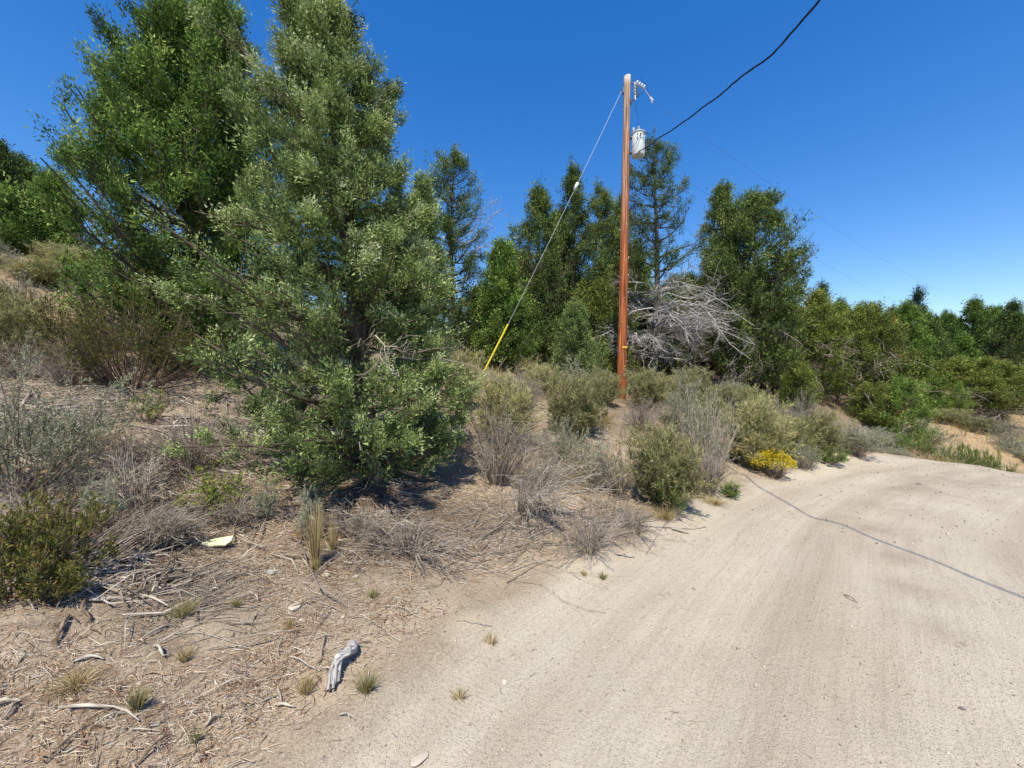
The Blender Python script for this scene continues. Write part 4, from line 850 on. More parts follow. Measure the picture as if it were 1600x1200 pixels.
SH = [  # name, kind, px, base py, width px, top py, label
 ('sagebrush', 'sage', 25, 772, 215, 612, 'large grey-green sagebrush with dark twiggy underside at the left picture edge'),
 ('sagebrush', 'sage', 105, 715, 135, 636, 'rounded grey-green sagebrush just right of the large left-edge one'),
 ('rabbitbrush', 'rabbit', 18, 575, 120, 462, 'olive feathery bush on the slope at the left edge, above the dead mound'),
 ('dead_shrub', 'dead', 45, 592, 150, 528, 'flattened dark dead bush below the olive feathery bush at the left edge'),
 ('dead_shrub', 'dead', 105, 603, 130, 545, 'grey-brown dead mound of arching twigs on the bare bench'),
 ('bitterbrush', 'bitter', 210, 606, 265, 470, 'wide dark olive bitterbrush under the yellow-green juniper'),
 ('bitterbrush', 'bitter', 108, 560, 120, 456, 'orange-tinged bitterbrush with upright dark stems left of the wide dark one'),
 ('sagebrush', 'sage', 185, 548, 60, 480, 'pale silvery sprig sticking out of the dark bitterbrush'),
 ('juniper_seedling', 'lime', 232, 662, 58, 612, 'small round bright green seedling on the bare bench'),
 ('sagebrush', 'sage', 163, 832, 62, 768, 'small pale green bush alone between the sticks, left foreground'),
 ('bitterbrush', 'bitter', 100, 872, 130, 790, 'tan and orange tinted small bush left of the small pale green one'),
 ('bitterbrush', 'bitter', 20, 935, 180, 790, 'dark leafy bush cut by the left edge above the pale sand heap'),
 ('bitterbrush', 'bitter', 70, 945, 80, 872, 'low leafy sprig at the right foot of the dark left-edge bush'),
 ('dead_shrub', 'deadpale', 215, 800, 115, 712, 'bleached upright dead shrub with forked white stems, left foreground'),
 ('dead_shrub', 'dead', 300, 745, 170, 650, 'grey dead tangle below the bright branch of the front juniper'),
 ('dead_shrub', 'dead', 95, 800, 150, 742, 'dark dead twig mound below the two sagebrushes'),
 ('currant_bush', 'lime', 335, 808, 118, 732, 'yellow-green leafy bush left of the front juniper foot'),
 ('dead_shrub', 'dead', 375, 822, 90, 770, 'grey brown twig clump between the yellow-green bush and front juniper'),
 ('juniper_sprig', 'sage', 415, 812, 46, 768, 'small bluish green sprig under the front juniper'),
 ('rabbitbrush', 'sage', 484, 846, 42, 786, 'small green brush behind the tall dry grass, under the juniper'),
 ('dead_shrub', 'dead', 640, 862, 170, 812, 'grey brittle dead shrub in the shadow under the front juniper'),
 ('dead_shrub', 'dead', 775, 752, 150, 640, 'grey twiggy bush with a dark stem right of the front juniper'),
 ('dead_shrub', 'deadpale', 820, 800, 150, 715, 'pale arching dead stems fanning down the bank, below the dark-stemmed twiggy bush'),
 ('rabbitbrush', 'rabbit', 782, 694, 112, 588, 'tall green rabbitbrush with grey stems below the yellow guy guard'),
 ('rabbitbrush', 'rabbit', 722, 640, 80, 552, 'green rabbitbrush touching the right side of the front juniper'),
 ('rabbitbrush', 'rabbit', 903, 682, 112, 592, 'dark-based rabbitbrush halfway between the pole and the front juniper'),
 ('sagebrush', 'sage', 882, 722, 84, 660, 'grey-green low sagebrush on the bank under the dark-based rabbitbrush'),
 ('dead_shrub', 'halfdead', 962, 766, 140, 692, 'sprawling pale grey bush leaning into the large olive one by the road'),
 ('rabbitbrush', 'rabbit', 1032, 788, 140, 672, 'large olive-yellow rabbitbrush beside the road below the pole'),
 ('rabbitbrush', 'green', 1046, 800, 48, 742, 'fresh green tuft at the foot of the large olive rabbitbrush'),
 ('dead_shrub', 'halfdead', 1098, 752, 128, 636, 'big grey-purple half-dead bush right of the large olive rabbitbrush'),
 ('sagebrush', 'sage', 1064, 676, 74, 606, 'silvery sagebrush behind the big grey-purple bush'),
 ('dead_shrub', 'dead', 1000, 672, 80, 624, 'tangle of reddish grey twigs around the pole foot'),
 ('rabbitbrush', 'rabbit', 1012, 640, 84, 580, 'olive rabbitbrush close right of the pole foot'),
 ('rabbitbrush', 'rabbit', 1076, 640, 70, 578, 'yellow-green rabbitbrush two bushes right of the pole foot'),
 ('rabbitbrush', 'rabbit', 1122, 656, 80, 606, 'low yellow-green rabbitbrush under the bleached limbs'),
 ('rabbitbrush', 'rabbit', 942, 632, 60, 580, 'pale rabbitbrush just left of the pole foot'),
 ('sagebrush', 'sage', 893, 612, 74, 572, 'blue-grey sagebrush at the foot of the bright young juniper'),
 ('rabbitbrush', 'rabbit', 848, 618, 70, 572, 'olive rabbitbrush left of the blue-grey sagebrush'),
 ('dead_shrub', 'dead', 820, 640, 90, 588, 'pinkish grey dead twigs on the slope below the thicket'),
 ('rabbitbrush', 'rabbit', 1182, 734, 112, 628, 'tall olive rabbitbrush behind the yellow-flowering bush'),
 ('rabbitbrush', 'rabbit', 1168, 668, 80, 606, 'green rabbitbrush at the foot of the broad dense juniper'),
 ('dead_shrub', 'dead', 1215, 690, 70, 632, 'dark upright dead bush above the yellow-flowering bush'),
 ('rabbitbrush', 'rabbit', 1242, 714, 86, 654, 'olive bush right above the yellow-flowering bush'),
 ('dead_shrub', 'dead', 1248, 690, 60, 620, 'blackish fan of dead stems left of the low junipers'),
 ('rabbitbrush', 'rabbit', 1280, 712, 80, 648, 'olive bush mid-way along the brush row to the road bend'),
 ('dead_shrub', 'halfdead', 1308, 706, 80, 656, 'grey swept bush along the brush row near the road bend'),
 ('sagebrush', 'sage', 1338, 712, 62, 668, 'silvery sagebrush near the far end of the brush row'),
 ('dead_shrub', 'dead', 1368, 706, 52, 676, 'round purple-grey dead bush at the far end of the brush row'),
 ('sagebrush', 'sage', 1262, 734, 42, 698, 'small grey-green plant at the road edge right of the yellow flowers'),
 ('rabbitbrush', 'green', 1292, 724, 52, 700, 'low green tuft at the road edge past the yellow flowers'),
 ('flowering_rabbitbrush', 'flower', 1208, 746, 60, 708, 'rounded shrub in bright yellow bloom at the road edge'),
 ('dead_shrub', 'dead', 920, 858, 130, 808, 'flat grey dead bush lying on the litter near the road edge'),
 ('dead_shrub', 'dead', 1108, 774, 46, 706, 'thin reddish dry plant at the edge of the grey-purple bush'),
 ('rabbitbrush', 'green', 1142, 776, 40, 756, 'tiny green tuft where the cable shadow meets the road edge'),
 ('rabbitbrush', 'rabbit', 60, 445, 90, 408, 'small bush in the dry yellow grass on the hill crest, left'),
 ('sagebrush', 'sage', 25, 425, 60, 400, 'dark little bush at the left picture edge on the hill crest'),
 ('rabbitbrush', 'rabbit', 130, 440, 110, 392, 'olive bush on the hill crest under the yellow-green juniper'),
 ('dead_shrub', 'dead', 160, 775, 120, 700, 'dark twiggy dead bush between the right-hand sagebrush and the bleached dead shrub'),
 ('dead_shrub', 'dead', 200, 735, 110, 668, 'grey dead bush below the fallen grey limb, left of the dead tangle'),
 ('dead_shrub', 'deadpale', 40, 845, 130, 775, 'pale arching dead twigs above the dark leafy left-edge bush'),
 ('dead_shrub', 'dead', 255, 860, 90, 800, 'low brown twigs in the middle of the long brush pile'),
 ('dead_shrub', 'dead', 560, 842, 90, 790, 'dry grey twigs under the middle of the front juniper'),
 ('dead_shrub', 'dead', 850, 760, 90, 712, 'low grey twigs half way down the bank right of the arching dead stems'),
 ('dead_shrub', 'dead', 990, 830, 90, 792, 'low dead twigs between the road edge and the large olive rabbitbrush'),
 ('dead_shrub', 'dead', 430, 640, 120, 590, 'grey twigs seen through the lower front juniper'),
 ('rabbitbrush', 'rabbit', 650, 590, 110, 530, 'grey-green brush seen past the right side of the front juniper'),
 ('dead_shrub', 'halfdead', 700, 600, 110, 535, 'pale brush with grey stems right behind the front juniper'),
 # far bank
 ('low_shrub', 'green', 1392, 712, 46, 684, 'green low shrub first in the row just over the road crest'),
 ('low_shrub', 'green', 1432, 720, 52, 688, 'green low shrub second in the row just over the road crest'),
 ('low_shrub', 'green', 1472, 726, 56, 700, 'green low shrub third in the row just over the road crest'),
 ('low_shrub', 'green', 1512, 732, 56, 706, 'green low shrub fourth in the row just over the road crest'),
 ('low_shrub', 'green', 1556, 736, 60, 712, 'green low shrub last in the row just over the road crest'),
 ('sagebrush', 'sage', 1445, 694, 60, 664, 'blue-grey sagebrush on the far bank behind the green row'),
 ('sagebrush', 'sage', 1405, 692, 56, 668, 'grey sagebrush on the far bank at the left end'),
 ('dead_shrub', 'halfdead', 1385, 700, 50, 676, 'dull brown-grey bush between the brush row and the far bank'),
 ('sagebrush', 'rabbit', 1482, 664, 56, 640, 'brownish bush on the far bank beside the small pine'),
 ('sagebrush', 'rabbit', 1525, 676, 54, 652, 'olive bush on the orange grass right of the small pine'),
 ('sagebrush', 'halfdead', 1572, 684, 58, 656, 'dark brown bush on the orange grass near the right edge'),
 ('sagebrush', 'rabbit', 1545, 660, 50, 640, 'small olive bush high on the far bank at right'),
 ('sagebrush', 'sage', 1592, 712, 50, 690, 'olive-grey bush at the right edge of the far bank'),
 ('sagebrush', 'rabbit', 1455, 656, 44, 634, 'small tawny bush high on the far bank left of the pine'),
]
OVR = {'first': 0}
rngs = np.random.default_rng(21)
made = []
for i, (nm, kind, px, py, wpx, top, label) in enumerate(SH):
    p = ground(px, py)
    if 1385 <= px <= 1560 and 'over the road crest' in label:          # behind the crest: stand them further out
        p = P3(px, 12.9)
    Y = max(p[1], 1.5); w = wpx * Y / F_PX; h = max(.12, hgt_for(p, top))
    h = min(h, w * 1.6 + .5) * (.88 if kind == 'rabbit' else 1)
    tilt = {'sprawling pale grey bush leaning into the large olive one by the road': (-.6, 0), 'pale arching dead stems fanning down the bank, below the dark-stemmed twiggy bush': (.5, -.5)}.get(label, (rngs.uniform(-.12, .12), -.05))
    far = Y > 11
    shrub(nm, label, 'shrub' if 'seedling' not in nm else 'seedling', p, w, h, kind, 100 + i, tilt=tilt, solo=abs(tilt[0]) > .3)
# extra unlabelled-by-eye fillers of the brush belt
fill_group = 'low bushes packed in the brush belt along the bank'
FA = shrub('brush_bush', 'low dense bush in the crowded brush belt behind the roadside bushes', 'shrub', drop(5.6, 11.0), .9, .75, 'rabbit', 301, fill_group, solo=True)
FB = shrub('brush_bush', 'low dense bush in the crowded brush belt behind the roadside bushes', 'shrub', drop(6.4, 11.6), 1.0, .7, 'halfdead', 302, fill_group, solo=True)
FC = shrub('brush_bush', 'low dense bush in the crowded brush belt behind the roadside bushes', 'shrub', drop(4.6, 12.0), .9, .6, 'sage', 303, fill_group, solo=True)
LOOK = ['olive-green low bush', 'half-dead grey bush', 'pale sage-green bush']
SPOT = [(860, 'left of the dark-based rabbitbrush'), (915, 'at the foot of the bright young juniper'), (965, 'just left of the pole'), (1020, 'just right of the pole'), (1085, 'under the bleached limbs'),
        (1150, 'behind the big grey-purple bush'), (1215, 'behind the tall olive rabbitbrush'), (1275, 'behind the yellow-flowering bush'), (1340, 'below the sprawling olive juniper'), (1500, 'at the far end of the brush row')]
for i in range(78):
    px = rngs.uniform(800, 1400); Yb = rngs.uniform(10.5, 16)
    if px > 1150: Yb = rngs.uniform(11.2, 15)
    p = P3(px, Yb); sc_ = rngs.uniform(.65, 1.15)
    if 920 < px < 1015 and Yb < 12.9: continue
    if road_sd(p[0:1], p[1:2])[0] > -.9: continue
    spot = [s for lim, s in SPOT if px < lim][0]; row = 'front of the brush belt' if Yb < 12.3 else ('middle of the brush belt' if Yb < 14 else 'back of the brush belt')
    kk = [0, 1, 2, 1][i % 4]; copy_thing([FA, FB, FC][kk], p, rngs.uniform(0, 6.28), (sc_, sc_, sc_ * rngs.uniform(.6, .95)), '%s, %s, %s' % (LOOK[kk], spot, row), fill_group)
FA['label'] = 'olive-green low bush right behind the road-edge bushes, centre of the belt'; FB['label'] = 'half-dead grey bush set into the belt behind the tall olive rabbitbrush'; FC['label'] = 'pale sage-green bush deep in the belt below the bleached limbs'
SMALL = ['little olive tuft', 'little grey dead bush', 'little sage-green bush']
n_in = 0; seen = {}
while n_in < 46:
    x, y = rngs.uniform(1.5, 11), rngs.uniform(4.8, 12); sd = float(road_sd(np.array([x]), np.array([y]))[0]); n_try = seen['t'] = seen.get('t', 0) + 1
    if n_try > 4000: break
    if not (-3.0 < sd < -.45) or abs(x / y - .655) < .02 or abs(x / y - .34) < .035: continue
    px = 800 + F_PX * x / y; n_in += 1; kk = n_in % 3; s_ = rngs.uniform(.32, .62)
    zone = 'on the bank below the pole' if px < 985 else ('around large olive rabbitbrush' if px < 1090 else ('beside the big grey-purple bush' if px < 1180 else ('near the yellow-flowering bush' if px < 1270 else 'toward the road bend')))
    copy_thing([FA, FB, FC][kk], drop(x, y), rngs.uniform(0, 6.28), (s_, s_, s_ * rngs.uniform(.7, 1.1)), '%s %s, %s' % (SMALL[kk], zone, 'close to the road' if sd > -1.3 else 'up the bank'), 'small bushes along the road edge bank')
for i in range(26):
    px = rngs.uniform(1395, 1640); Yb = rngs.uniform(14.5, 25); kk = [0, 1, 2, 0][i % 4]; s_ = rngs.uniform(.6, 1.2)
    copy_thing([FA, FB, FC][kk], P3(px, Yb), rngs.uniform(0, 6.28), (s_, s_, s_ * .6), '%s, far tawny bank, %s, %s' % (SMALL[kk].replace('little ', 'low '), 'left of the small pine' if px < 1480 else ('below the small pine' if px < 1530 else 'toward the right edge'), 'lower part' if Yb < 19 else 'upper part'), 'low bushes over the far bank')
fg2 = 'bushes scattered over the left slope'
SP2 = [(0, 'beyond the left picture edge'), (80, 'on the hill at the left edge'), (160, 'behind the orange-tinged bitterbrush'), (240, 'behind the wide dark bitterbrush'), (330, 'under the yellow-green juniper'), (450, 'between the two big junipers'), (600, 'hidden behind the front juniper')]
for i in range(26):
    px = rngs.uniform(-160, 560); Yb = rngs.uniform(8.2, 13.5); p = P3(px, Yb)
    copy_thing([FA, FB, FC][i % 3], p, rngs.uniform(0, 6.28), rngs.uniform(.6, 1.1), '%s %s, %s' % (LOOK[i % 3], [s for lim, s in SP2 if px < lim][0], 'lower on the slope' if Yb < 10 else ('mid-slope' if Yb < 11.8 else 'near the crest')), fg2)

# ------------------------------------------------------------------ wood, rocks, litter
def stick(label, px0, py0, px1, py1, r, seed, name='dead_branch', mat='stem_pale', knots=7, forks=1, lift=.02, cat='branch', bend=.06):
    rng = np.random.default_rng(seed); a = ground(px0, py0); b_ = ground(px1, py1); L = np.linalg.norm(b_ - a)
    t = np.linspace(0, 1, knots)[:, None]; P = a + (b_ - a) * t; P[1:-1] += np.cumsum(rng.normal(0, bend * L / 3, (knots - 2, 3)), 0) * np.array([1, 1, .3])
    P[:, 2] = np.maximum(hgt(P[:, 0], P[:, 1]) + r * .7, P[:, 2]) + lift * np.sin(np.linspace(0, 3.14, knots))
    R = (r * .55 * np.array([.55, 1, .95, .9, .8, .65, .3]) * rng.uniform(.75, 1.25, knots))[None]
    g = Geo(); V, q, _ = tubes((P - a)[None], R, 7); V += rng.normal(0, r * .07, V.shape); g.add(V, q, rng.uniform(.1, .95, len(V)))
    if forks:
        c, cr = child_lines((P - a)[None], R, forks, rng, K=5, ang=.45, lf=(.3, .6), wob=.06, rf=.6); c[:, :, 2] = np.maximum(c[:, :, 2], -.02)
        V, q, t_ = tubes(c, cr, 5, rng.uniform(.4, 1, forks)); g.add(V, q, t_)
    o = link(name, g.mesh(name, M[mat], False)); o.location = a.tolist(); tag(o, label, cat)
    return o
ST = [
 ('pale forked stick lying across the litter in the lower left corner', 92, 1112, 218, 1140, .016, {}),
 ('straight bleached stick crossing under the pale forked one', 198, 1118, 140, 1148, .009, {}),
 ('thin bleached stick running up toward the sand heap, left of the gnarled root', 205, 1014, 282, 972, .009, {}),
 ('second thin pale stick parallel to the one by the sand heap', 240, 1012, 318, 970, .008, {}),
 ('short grey stick below the sand heap, left foreground', 115, 1044, 162, 1033, .015, {}),
 ('curled grey wood piece at the end of the parallel pale sticks', 240, 1012, 268, 1030, .016, {'bend': .2}),
 ('thick pale log end at the left picture edge, low in the foreground', -10, 1112, 32, 1102, .02, {}),
 ('dark broken stick beside the pale log end at the left edge', 5, 1132, 28, 1110, .015, {'mat': 'stem_grey'}),
 ('grey weathered plank-like branch below the dark left-edge bush', 132, 942, 215, 948, .022, {}),
 ('reddish bark strip curving down from the weathered branch', 128, 940, 132, 985, .018, {'mat': 'stem_brown', 'bend': .2}),
 ('dark reddish stick standing against the sand heap at left', 108, 965, 88, 1012, .018, {'mat': 'stem_brown', 'bend': .15}),
 ('whitish stump piece beside the leafy sprig, left foreground', 40, 908, 120, 912, .026, {'bend': .15}),
 ('short upright snag on the whitish stump piece', 118, 884, 122, 914, .018, {}),
 ('long dark stick in the bottom left foreground', 70, 1205, 145, 1140, .010, {'mat': 'stem_brown'}),
 ('dark stick near the bottom edge right of the lower left corner', 215, 1198, 268, 1152, .010, {'mat': 'stem_brown'}),
 ('pale splinter at the bottom edge by the brown litter', 320, 1150, 348, 1128, .012, {}),
 ('small pale branch left of the gnarled root', 450, 1030, 500, 1050, .009, {}),
 ('thin dark curved branch right beside the gnarled root', 508, 1000, 504, 1055, .012, {'mat': 'stem_grey', 'bend': .15}),
 ('white stick below the gnarled root', 428, 1107, 462, 1114, .012, {}),
 ('grey splinter standing left of the white stick', 432, 1080, 442, 1106, .012, {'mat': 'stem_grey'}),
 ('short white stick near the middle bottom litter edge', 530, 1122, 556, 1128, .008, {}),
 ('slim stick with a dark tip right of the flat pale stone', 590, 952, 650, 968, .006, {}),
 ('slim pale stick on the gravel right of the litter', 715, 973, 772, 981, .005, {}),
 ('small grey stick lying alone on the road', 1318, 932, 1340, 944, .012, {'mat': 'stem_grey'}),
 ('long thin pale stick slanting beside the yellow board', 300, 875, 346, 933, .006, {}),
 ('fallen pale branch on the bench, left of the seedling', 30, 655, 68, 610, .03, {'forks': 3}),
 ('crooked pale branch lying across the bench toward the seedling', 50, 640, 170, 652, .028, {'forks': 5}),
 ('bleached branch at the left end of the bench', 20, 610, 60, 605, .03, {'forks': 3}),
 ('grey branch crossing the bench in front of the seedling', 120, 622, 200, 640, .024, {'forks': 4}),
 ('fallen grey limb right of the seedling', 205, 665, 300, 690, .024, {'forks': 5}),
 ('pale crooked limb arching over the dead tangle', 245, 680, 288, 718, .014, {'lift': .1}),
 ('thick pale dead limb rising through the brush pile', 255, 812, 225, 745, .022, {'lift': .05}),
 ('grey limb on top of the brush pile', 225, 848, 322, 792, .018, {'lift': .12}),
 ('second grey limb low in the brush pile, nearest the yellow board', 235, 862, 310, 818, .018, {'lift': .1}),
 ('thin dark branch trailing from the brush pile', 180, 880, 350, 912, .009, {'mat': 'stem_brown', 'forks': 2}),
 ('pale stick in front of the brush pile', 170, 878, 262, 872, .012, {}),
 ('bleached branch lying in the shade right under the front juniper', 600, 822, 672, 850, .010, {'forks': 5, 'lift': .08}),
 ('arched thin branch under the right side of the front juniper', 592, 856, 670, 858, .008, {'forks': 2, 'lift': .22}),
 ('pale fallen stem on the bank below the arching dead stems', 808, 760, 838, 812, .010, {}),
 ('weathered wood piece at the road edge by the flat dead bush', 960, 868, 992, 872, .016, {}),
 ('dark stick through the flat dead bush near the road edge', 925, 838, 975, 862, .012, {'mat': 'stem_grey'}),
 ('grey fallen branch half way up the bank below the pale sprawling bush', 970, 762, 1030, 770, .014, {'forks': 3}),
]
for i, (lb, a, b_, c, d, r, kw) in enumerate(ST): stick(lb, a, b_, c, d, r, 500 + i, **kw)

# gnarled root
rg = np.random.default_rng(8); a = ground(520, 1085); pts = [ground(520, 1085), ground(524, 1060), ground(534, 1047), ground(548, 1036), ground(550, 1016)]
P = _catmull(np.array(pts), 5); tt = np.linspace(0, 1, len(P)); P[:, 2] = hgt(P[:, 0], P[:, 1]) + .025 + .05 * np.sin(tt * 3.1)
g = Geo(); V, q, _ = tubes((P - a)[None], (.030 - .012 * np.sin(tt * 3.1) ** 2 + .006 * rg.normal(size=len(P)))[None], 10)
V = V * 1.0 + rg.normal(0, .003, V.shape); g.add(V, q, rg.uniform(.1, 1, len(V)))
for k in range(5):
    off = rg.normal(0, .014, 3); off[2] = abs(off[2]); V, q, _ = tubes((P - a + off)[None], (np.full(len(P), .008))[None], 6); g.add(V, q, rg.uniform(.3, 1, len(V)))
o = link('gnarled_root', g.mesh('gnarled_root', M['wood_silver'], False)); o.location = a.tolist(); tag(o, 'grey gnarled twisted root lying in the twig litter, low centre-left', 'root')

# brush pile of long dead stems
def pile(name, label, x0, y0, x1, y1, n, spread, seed, mat='stem_grey', rr=.006, hh=.25, mess=.16):
    rng = np.random.default_rng(seed); A = ground(x0, y0); B = ground(x1, y1); ax = B - A; L = np.linalg.norm(ax); sd = unit(np.cross(ax, [0, 0, 1.]))
    K = 6; s = np.linspace(0, 1, K)[None, :, None]; ln = rng.uniform(.35, 1, n) * (1.1 - mess); st = rng.uniform(0, 1, n) * (1 - ln)
    c0 = A + ax * st[:, None] + sd * rng.normal(0, spread * .8, n)[:, None]; dirn = unit(ax + rng.normal(0, mess, (n, 3)) * L)
    P = c0[:, None] + dirn[:, None] * (ln * L)[:, None, None] * s + rng.normal(size=(n, K, 3)) * .02
    lay = np.abs(rng.normal(0, hh * .5, n)); P[:, :, 2] = np.maximum(hgt(P[:, :, 0], P[:, :, 1]) + .01, 0 + hgt(P[:, :, 0], P[:, :, 1]) + lay[:, None] * (.4 + .6 * np.sin(s[:, :, 0] * 3)))
    R = rr * np.linspace(1, .4, K)[None] * rng.lognormal(0, .45, n)[:, None]
    g = Geo(); V, q, t_ = tubes(P - A, R, 4, rng.uniform(.1, .8, n)); g.add(V, q, t_)
    c, cr = child_lines(P - A, R, n * 3, rng, K=4, ang=.35, lf=(.12, .35)); V, q, t_ = tubes(c, np.maximum(cr, .0015), 3, rng.uniform(.1, .9, len(c))); g.add(V, q, t_)
    r = thing(name, label, 'brush pile', A); link('dead_stems', g.mesh('dead_stems', M[mat]), r)
pile('brush_pile', 'long heap of parallel dead grey stems left of the yellow board', 100, 905, 330, 790, 420, .15, 61, 'stem_grey', .0032, .2)
pile('brush_pile', 'heap of dead twigs between the seedling bench and the yellow-green leafy bush', 200, 700, 340, 770, 260, .3, 62, rr=.003, mess=.35)
pile('brush_pile', 'scattered pale driftwood-like sticks on the bare bench at left', 40, 650, 215, 640, 110, .3, 63, 'stem_pale', .006, .08, .35)
pile('brush_pile', 'dark fallen twigs at the foot of the left-edge bush', 0, 930, 190, 905, 170, .12, 64, 'stem_grey', .003, .08)
pile('brush_pile', 'low mat of grey fallen twigs under the front juniper, right side', 545, 835, 720, 850, 260, .25, 65, 'stem_grey', .0025, .1, .4)
pile('brush_pile', 'scatter of long grey twigs below the front juniper and the brush pile', 180, 960, 420, 880, 170, .3, 67, 'stem_grey', .0026, .04, .5)
pile('brush_pile', 'scatter of grey twigs across the open bank right of the front juniper', 700, 860, 900, 800, 200, .35, 68, 'stem_grey', .0028, .05, .5)
pile('brush_pile', 'mat of grey twigs lying between the flat dead bush and the large olive rabbitbrush', 900, 830, 1010, 780, 130, .25, 66, 'stem_grey', .0035, .06, .45)

# yellow board
yb = ground(337, 858); V = [(-.125, 0, .0), (-.06, .045, .0), (.11, .07, .0), (.125, .01, .0), (.10, -.035, 0), (-.05, -.03, 0)]
n6 = len(V); V2 = V + [(x, y, .012) for x, y, z in V]; Fs = [tuple(range(n6))[::-1], tuple(range(n6, 2 * n6))] + [(i, (i + 1) % n6, n6 + (i + 1) % n6, n6 + i) for i in range(n6)]
o = link('yellow_board', mesh_bm('yellow_board', V2, Fs, plain('pale_yellow_paint', (.78, .76, .45), .7))); o.location = (yb[0], yb[1], yb[2] + .045); o.rotation_euler = (math.radians(22), math.radians(-3), math.radians(4))
tag(o, 'flat pale yellow pointed board lying on the dirt below the brush pile', 'board')

# stones
def stone(label, px, py, s, seed, col=(.46, .41, .34), flat=.5, name='stone'):
    import bmesh
    rng = np.random.default_rng(seed); bm = bmesh.new(); bmesh.ops.create_icosphere(bm, subdivisions=2, radius=1)
    cut = unit(rng.normal(size=(7, 3))); 
    for v in bm.verts:
        p = np.array(v.co)
        for c in cut:
            d = p @ c - .72
            if d > 0: p = p - c * d
        v.co = (p[0] * s * rng.uniform(.97, 1.03), p[1] * s * .8, p[2] * s * flat)
    me = bpy.data.meshes.new(name); bm.to_mesh(me); bm.free(); m, n, l, b = principled('stone_%d' % seed, .9, .15)
    no = n.new('ShaderNodeTexNoise'); no.inputs['Scale'].default_value = 60; r = ramp(n, [(.3, tuple(c * .6 for c in col)), (.6, col)]); l.new(no.outputs[0], r.inputs[0]); l.new(r.outputs[0], b.inputs['Base Color']); m.name = 'stone'
    me.materials.append(m); o = link(name, me); p = ground(px, py); o.location = (p[0], p[1], p[2] + s * flat * .35); o.rotation_euler = (rng.uniform(-.2, .2), rng.uniform(-.2, .2), rng.uniform(0, 6)); tag(o, label, 'stone')
for i, (lb, px, py, s, col, fl) in enumerate([
 ('flat pale pentagon-shaped stone in the litter above the gnarled root', 460, 950, .055, (.56, .49, .40), .35),
 ('bluish grey angular stone below the tall dry grass, left', 424, 896, .045, (.36, .355, .345), .5),
 ('pale stone right at the foot of the tall dry grass', 509, 901, .035, (.52, .46, .38), .5),
 ('small dark-sided stone left of the round sand heap', 556, 905, .03, (.42, .36, .30), .6),
 ('flat grey slab at the road edge below the large olive rabbitbrush', 1062, 829, .12, (.42, .38, .33), .18),
 ('half-buried pale stone at the road edge, lower centre', 788, 1070, .022, (.60, .53, .44), .5),
 ('pale patch-like flat stone at the bottom edge of the litter', 655, 1192, .05, (.58, .51, .43), .2),
 ('small dark stone on the road beyond the cable shadow', 1436, 757, .05, (.25, .22, .19), .5),
 ('small dark stone on the road, low right', 1503, 1112, .018, (.2, .18, .16), .5),
 ('pebble-sized dark stone on the road left of the lone stick', 1084, 922, .022, (.3, .27, .22), .5),
 ('pale stone lying in the litter right of the curled wood piece', 470, 970, .018, (.6, .55, .48), .5),
]): stone(lb, px, py, s, 700 + i, col, fl)

# individual grass clumps
def clump(name, label, px, py, h, w, n, mat, seed, up=1.0, group=None):
    rng = np.random.default_rng(seed); p = ground(px, py); root = thing(name, label, 'grass', p, 0, group); K = 5
    s = np.linspace(0, 1, K)[None, :, None]; ph = rng.uniform(0, 6.28, n); rr = rng.random(n) ** .7
    tip = np.stack([np.cos(ph) * rr * w, np.sin(ph) * rr * w, h * rng.uniform(.4, 1, n) * (1 - .4 * rr / up)], 1); base = tip * np.array([.18, .18, 0]); base[:, 2] = -.01
    P = base[:, None] + (tip - base)[:, None] * s; P[:, :, 2] += (h * .15 * (s - s * s) * 4 * rr[:, None, None])[:, :, 0]
    V, q, t_ = tubes(P, np.linspace(1, .25, K)[None] * rng.uniform(.0012, .0024, (n, 1)) * (1.4 if h > .3 else 1), 3, rng.uniform(0, 1, n)); g = Geo(); g.add(V, q, t_); link('blades', g.mesh('blades', M[mat]), root)
    return root
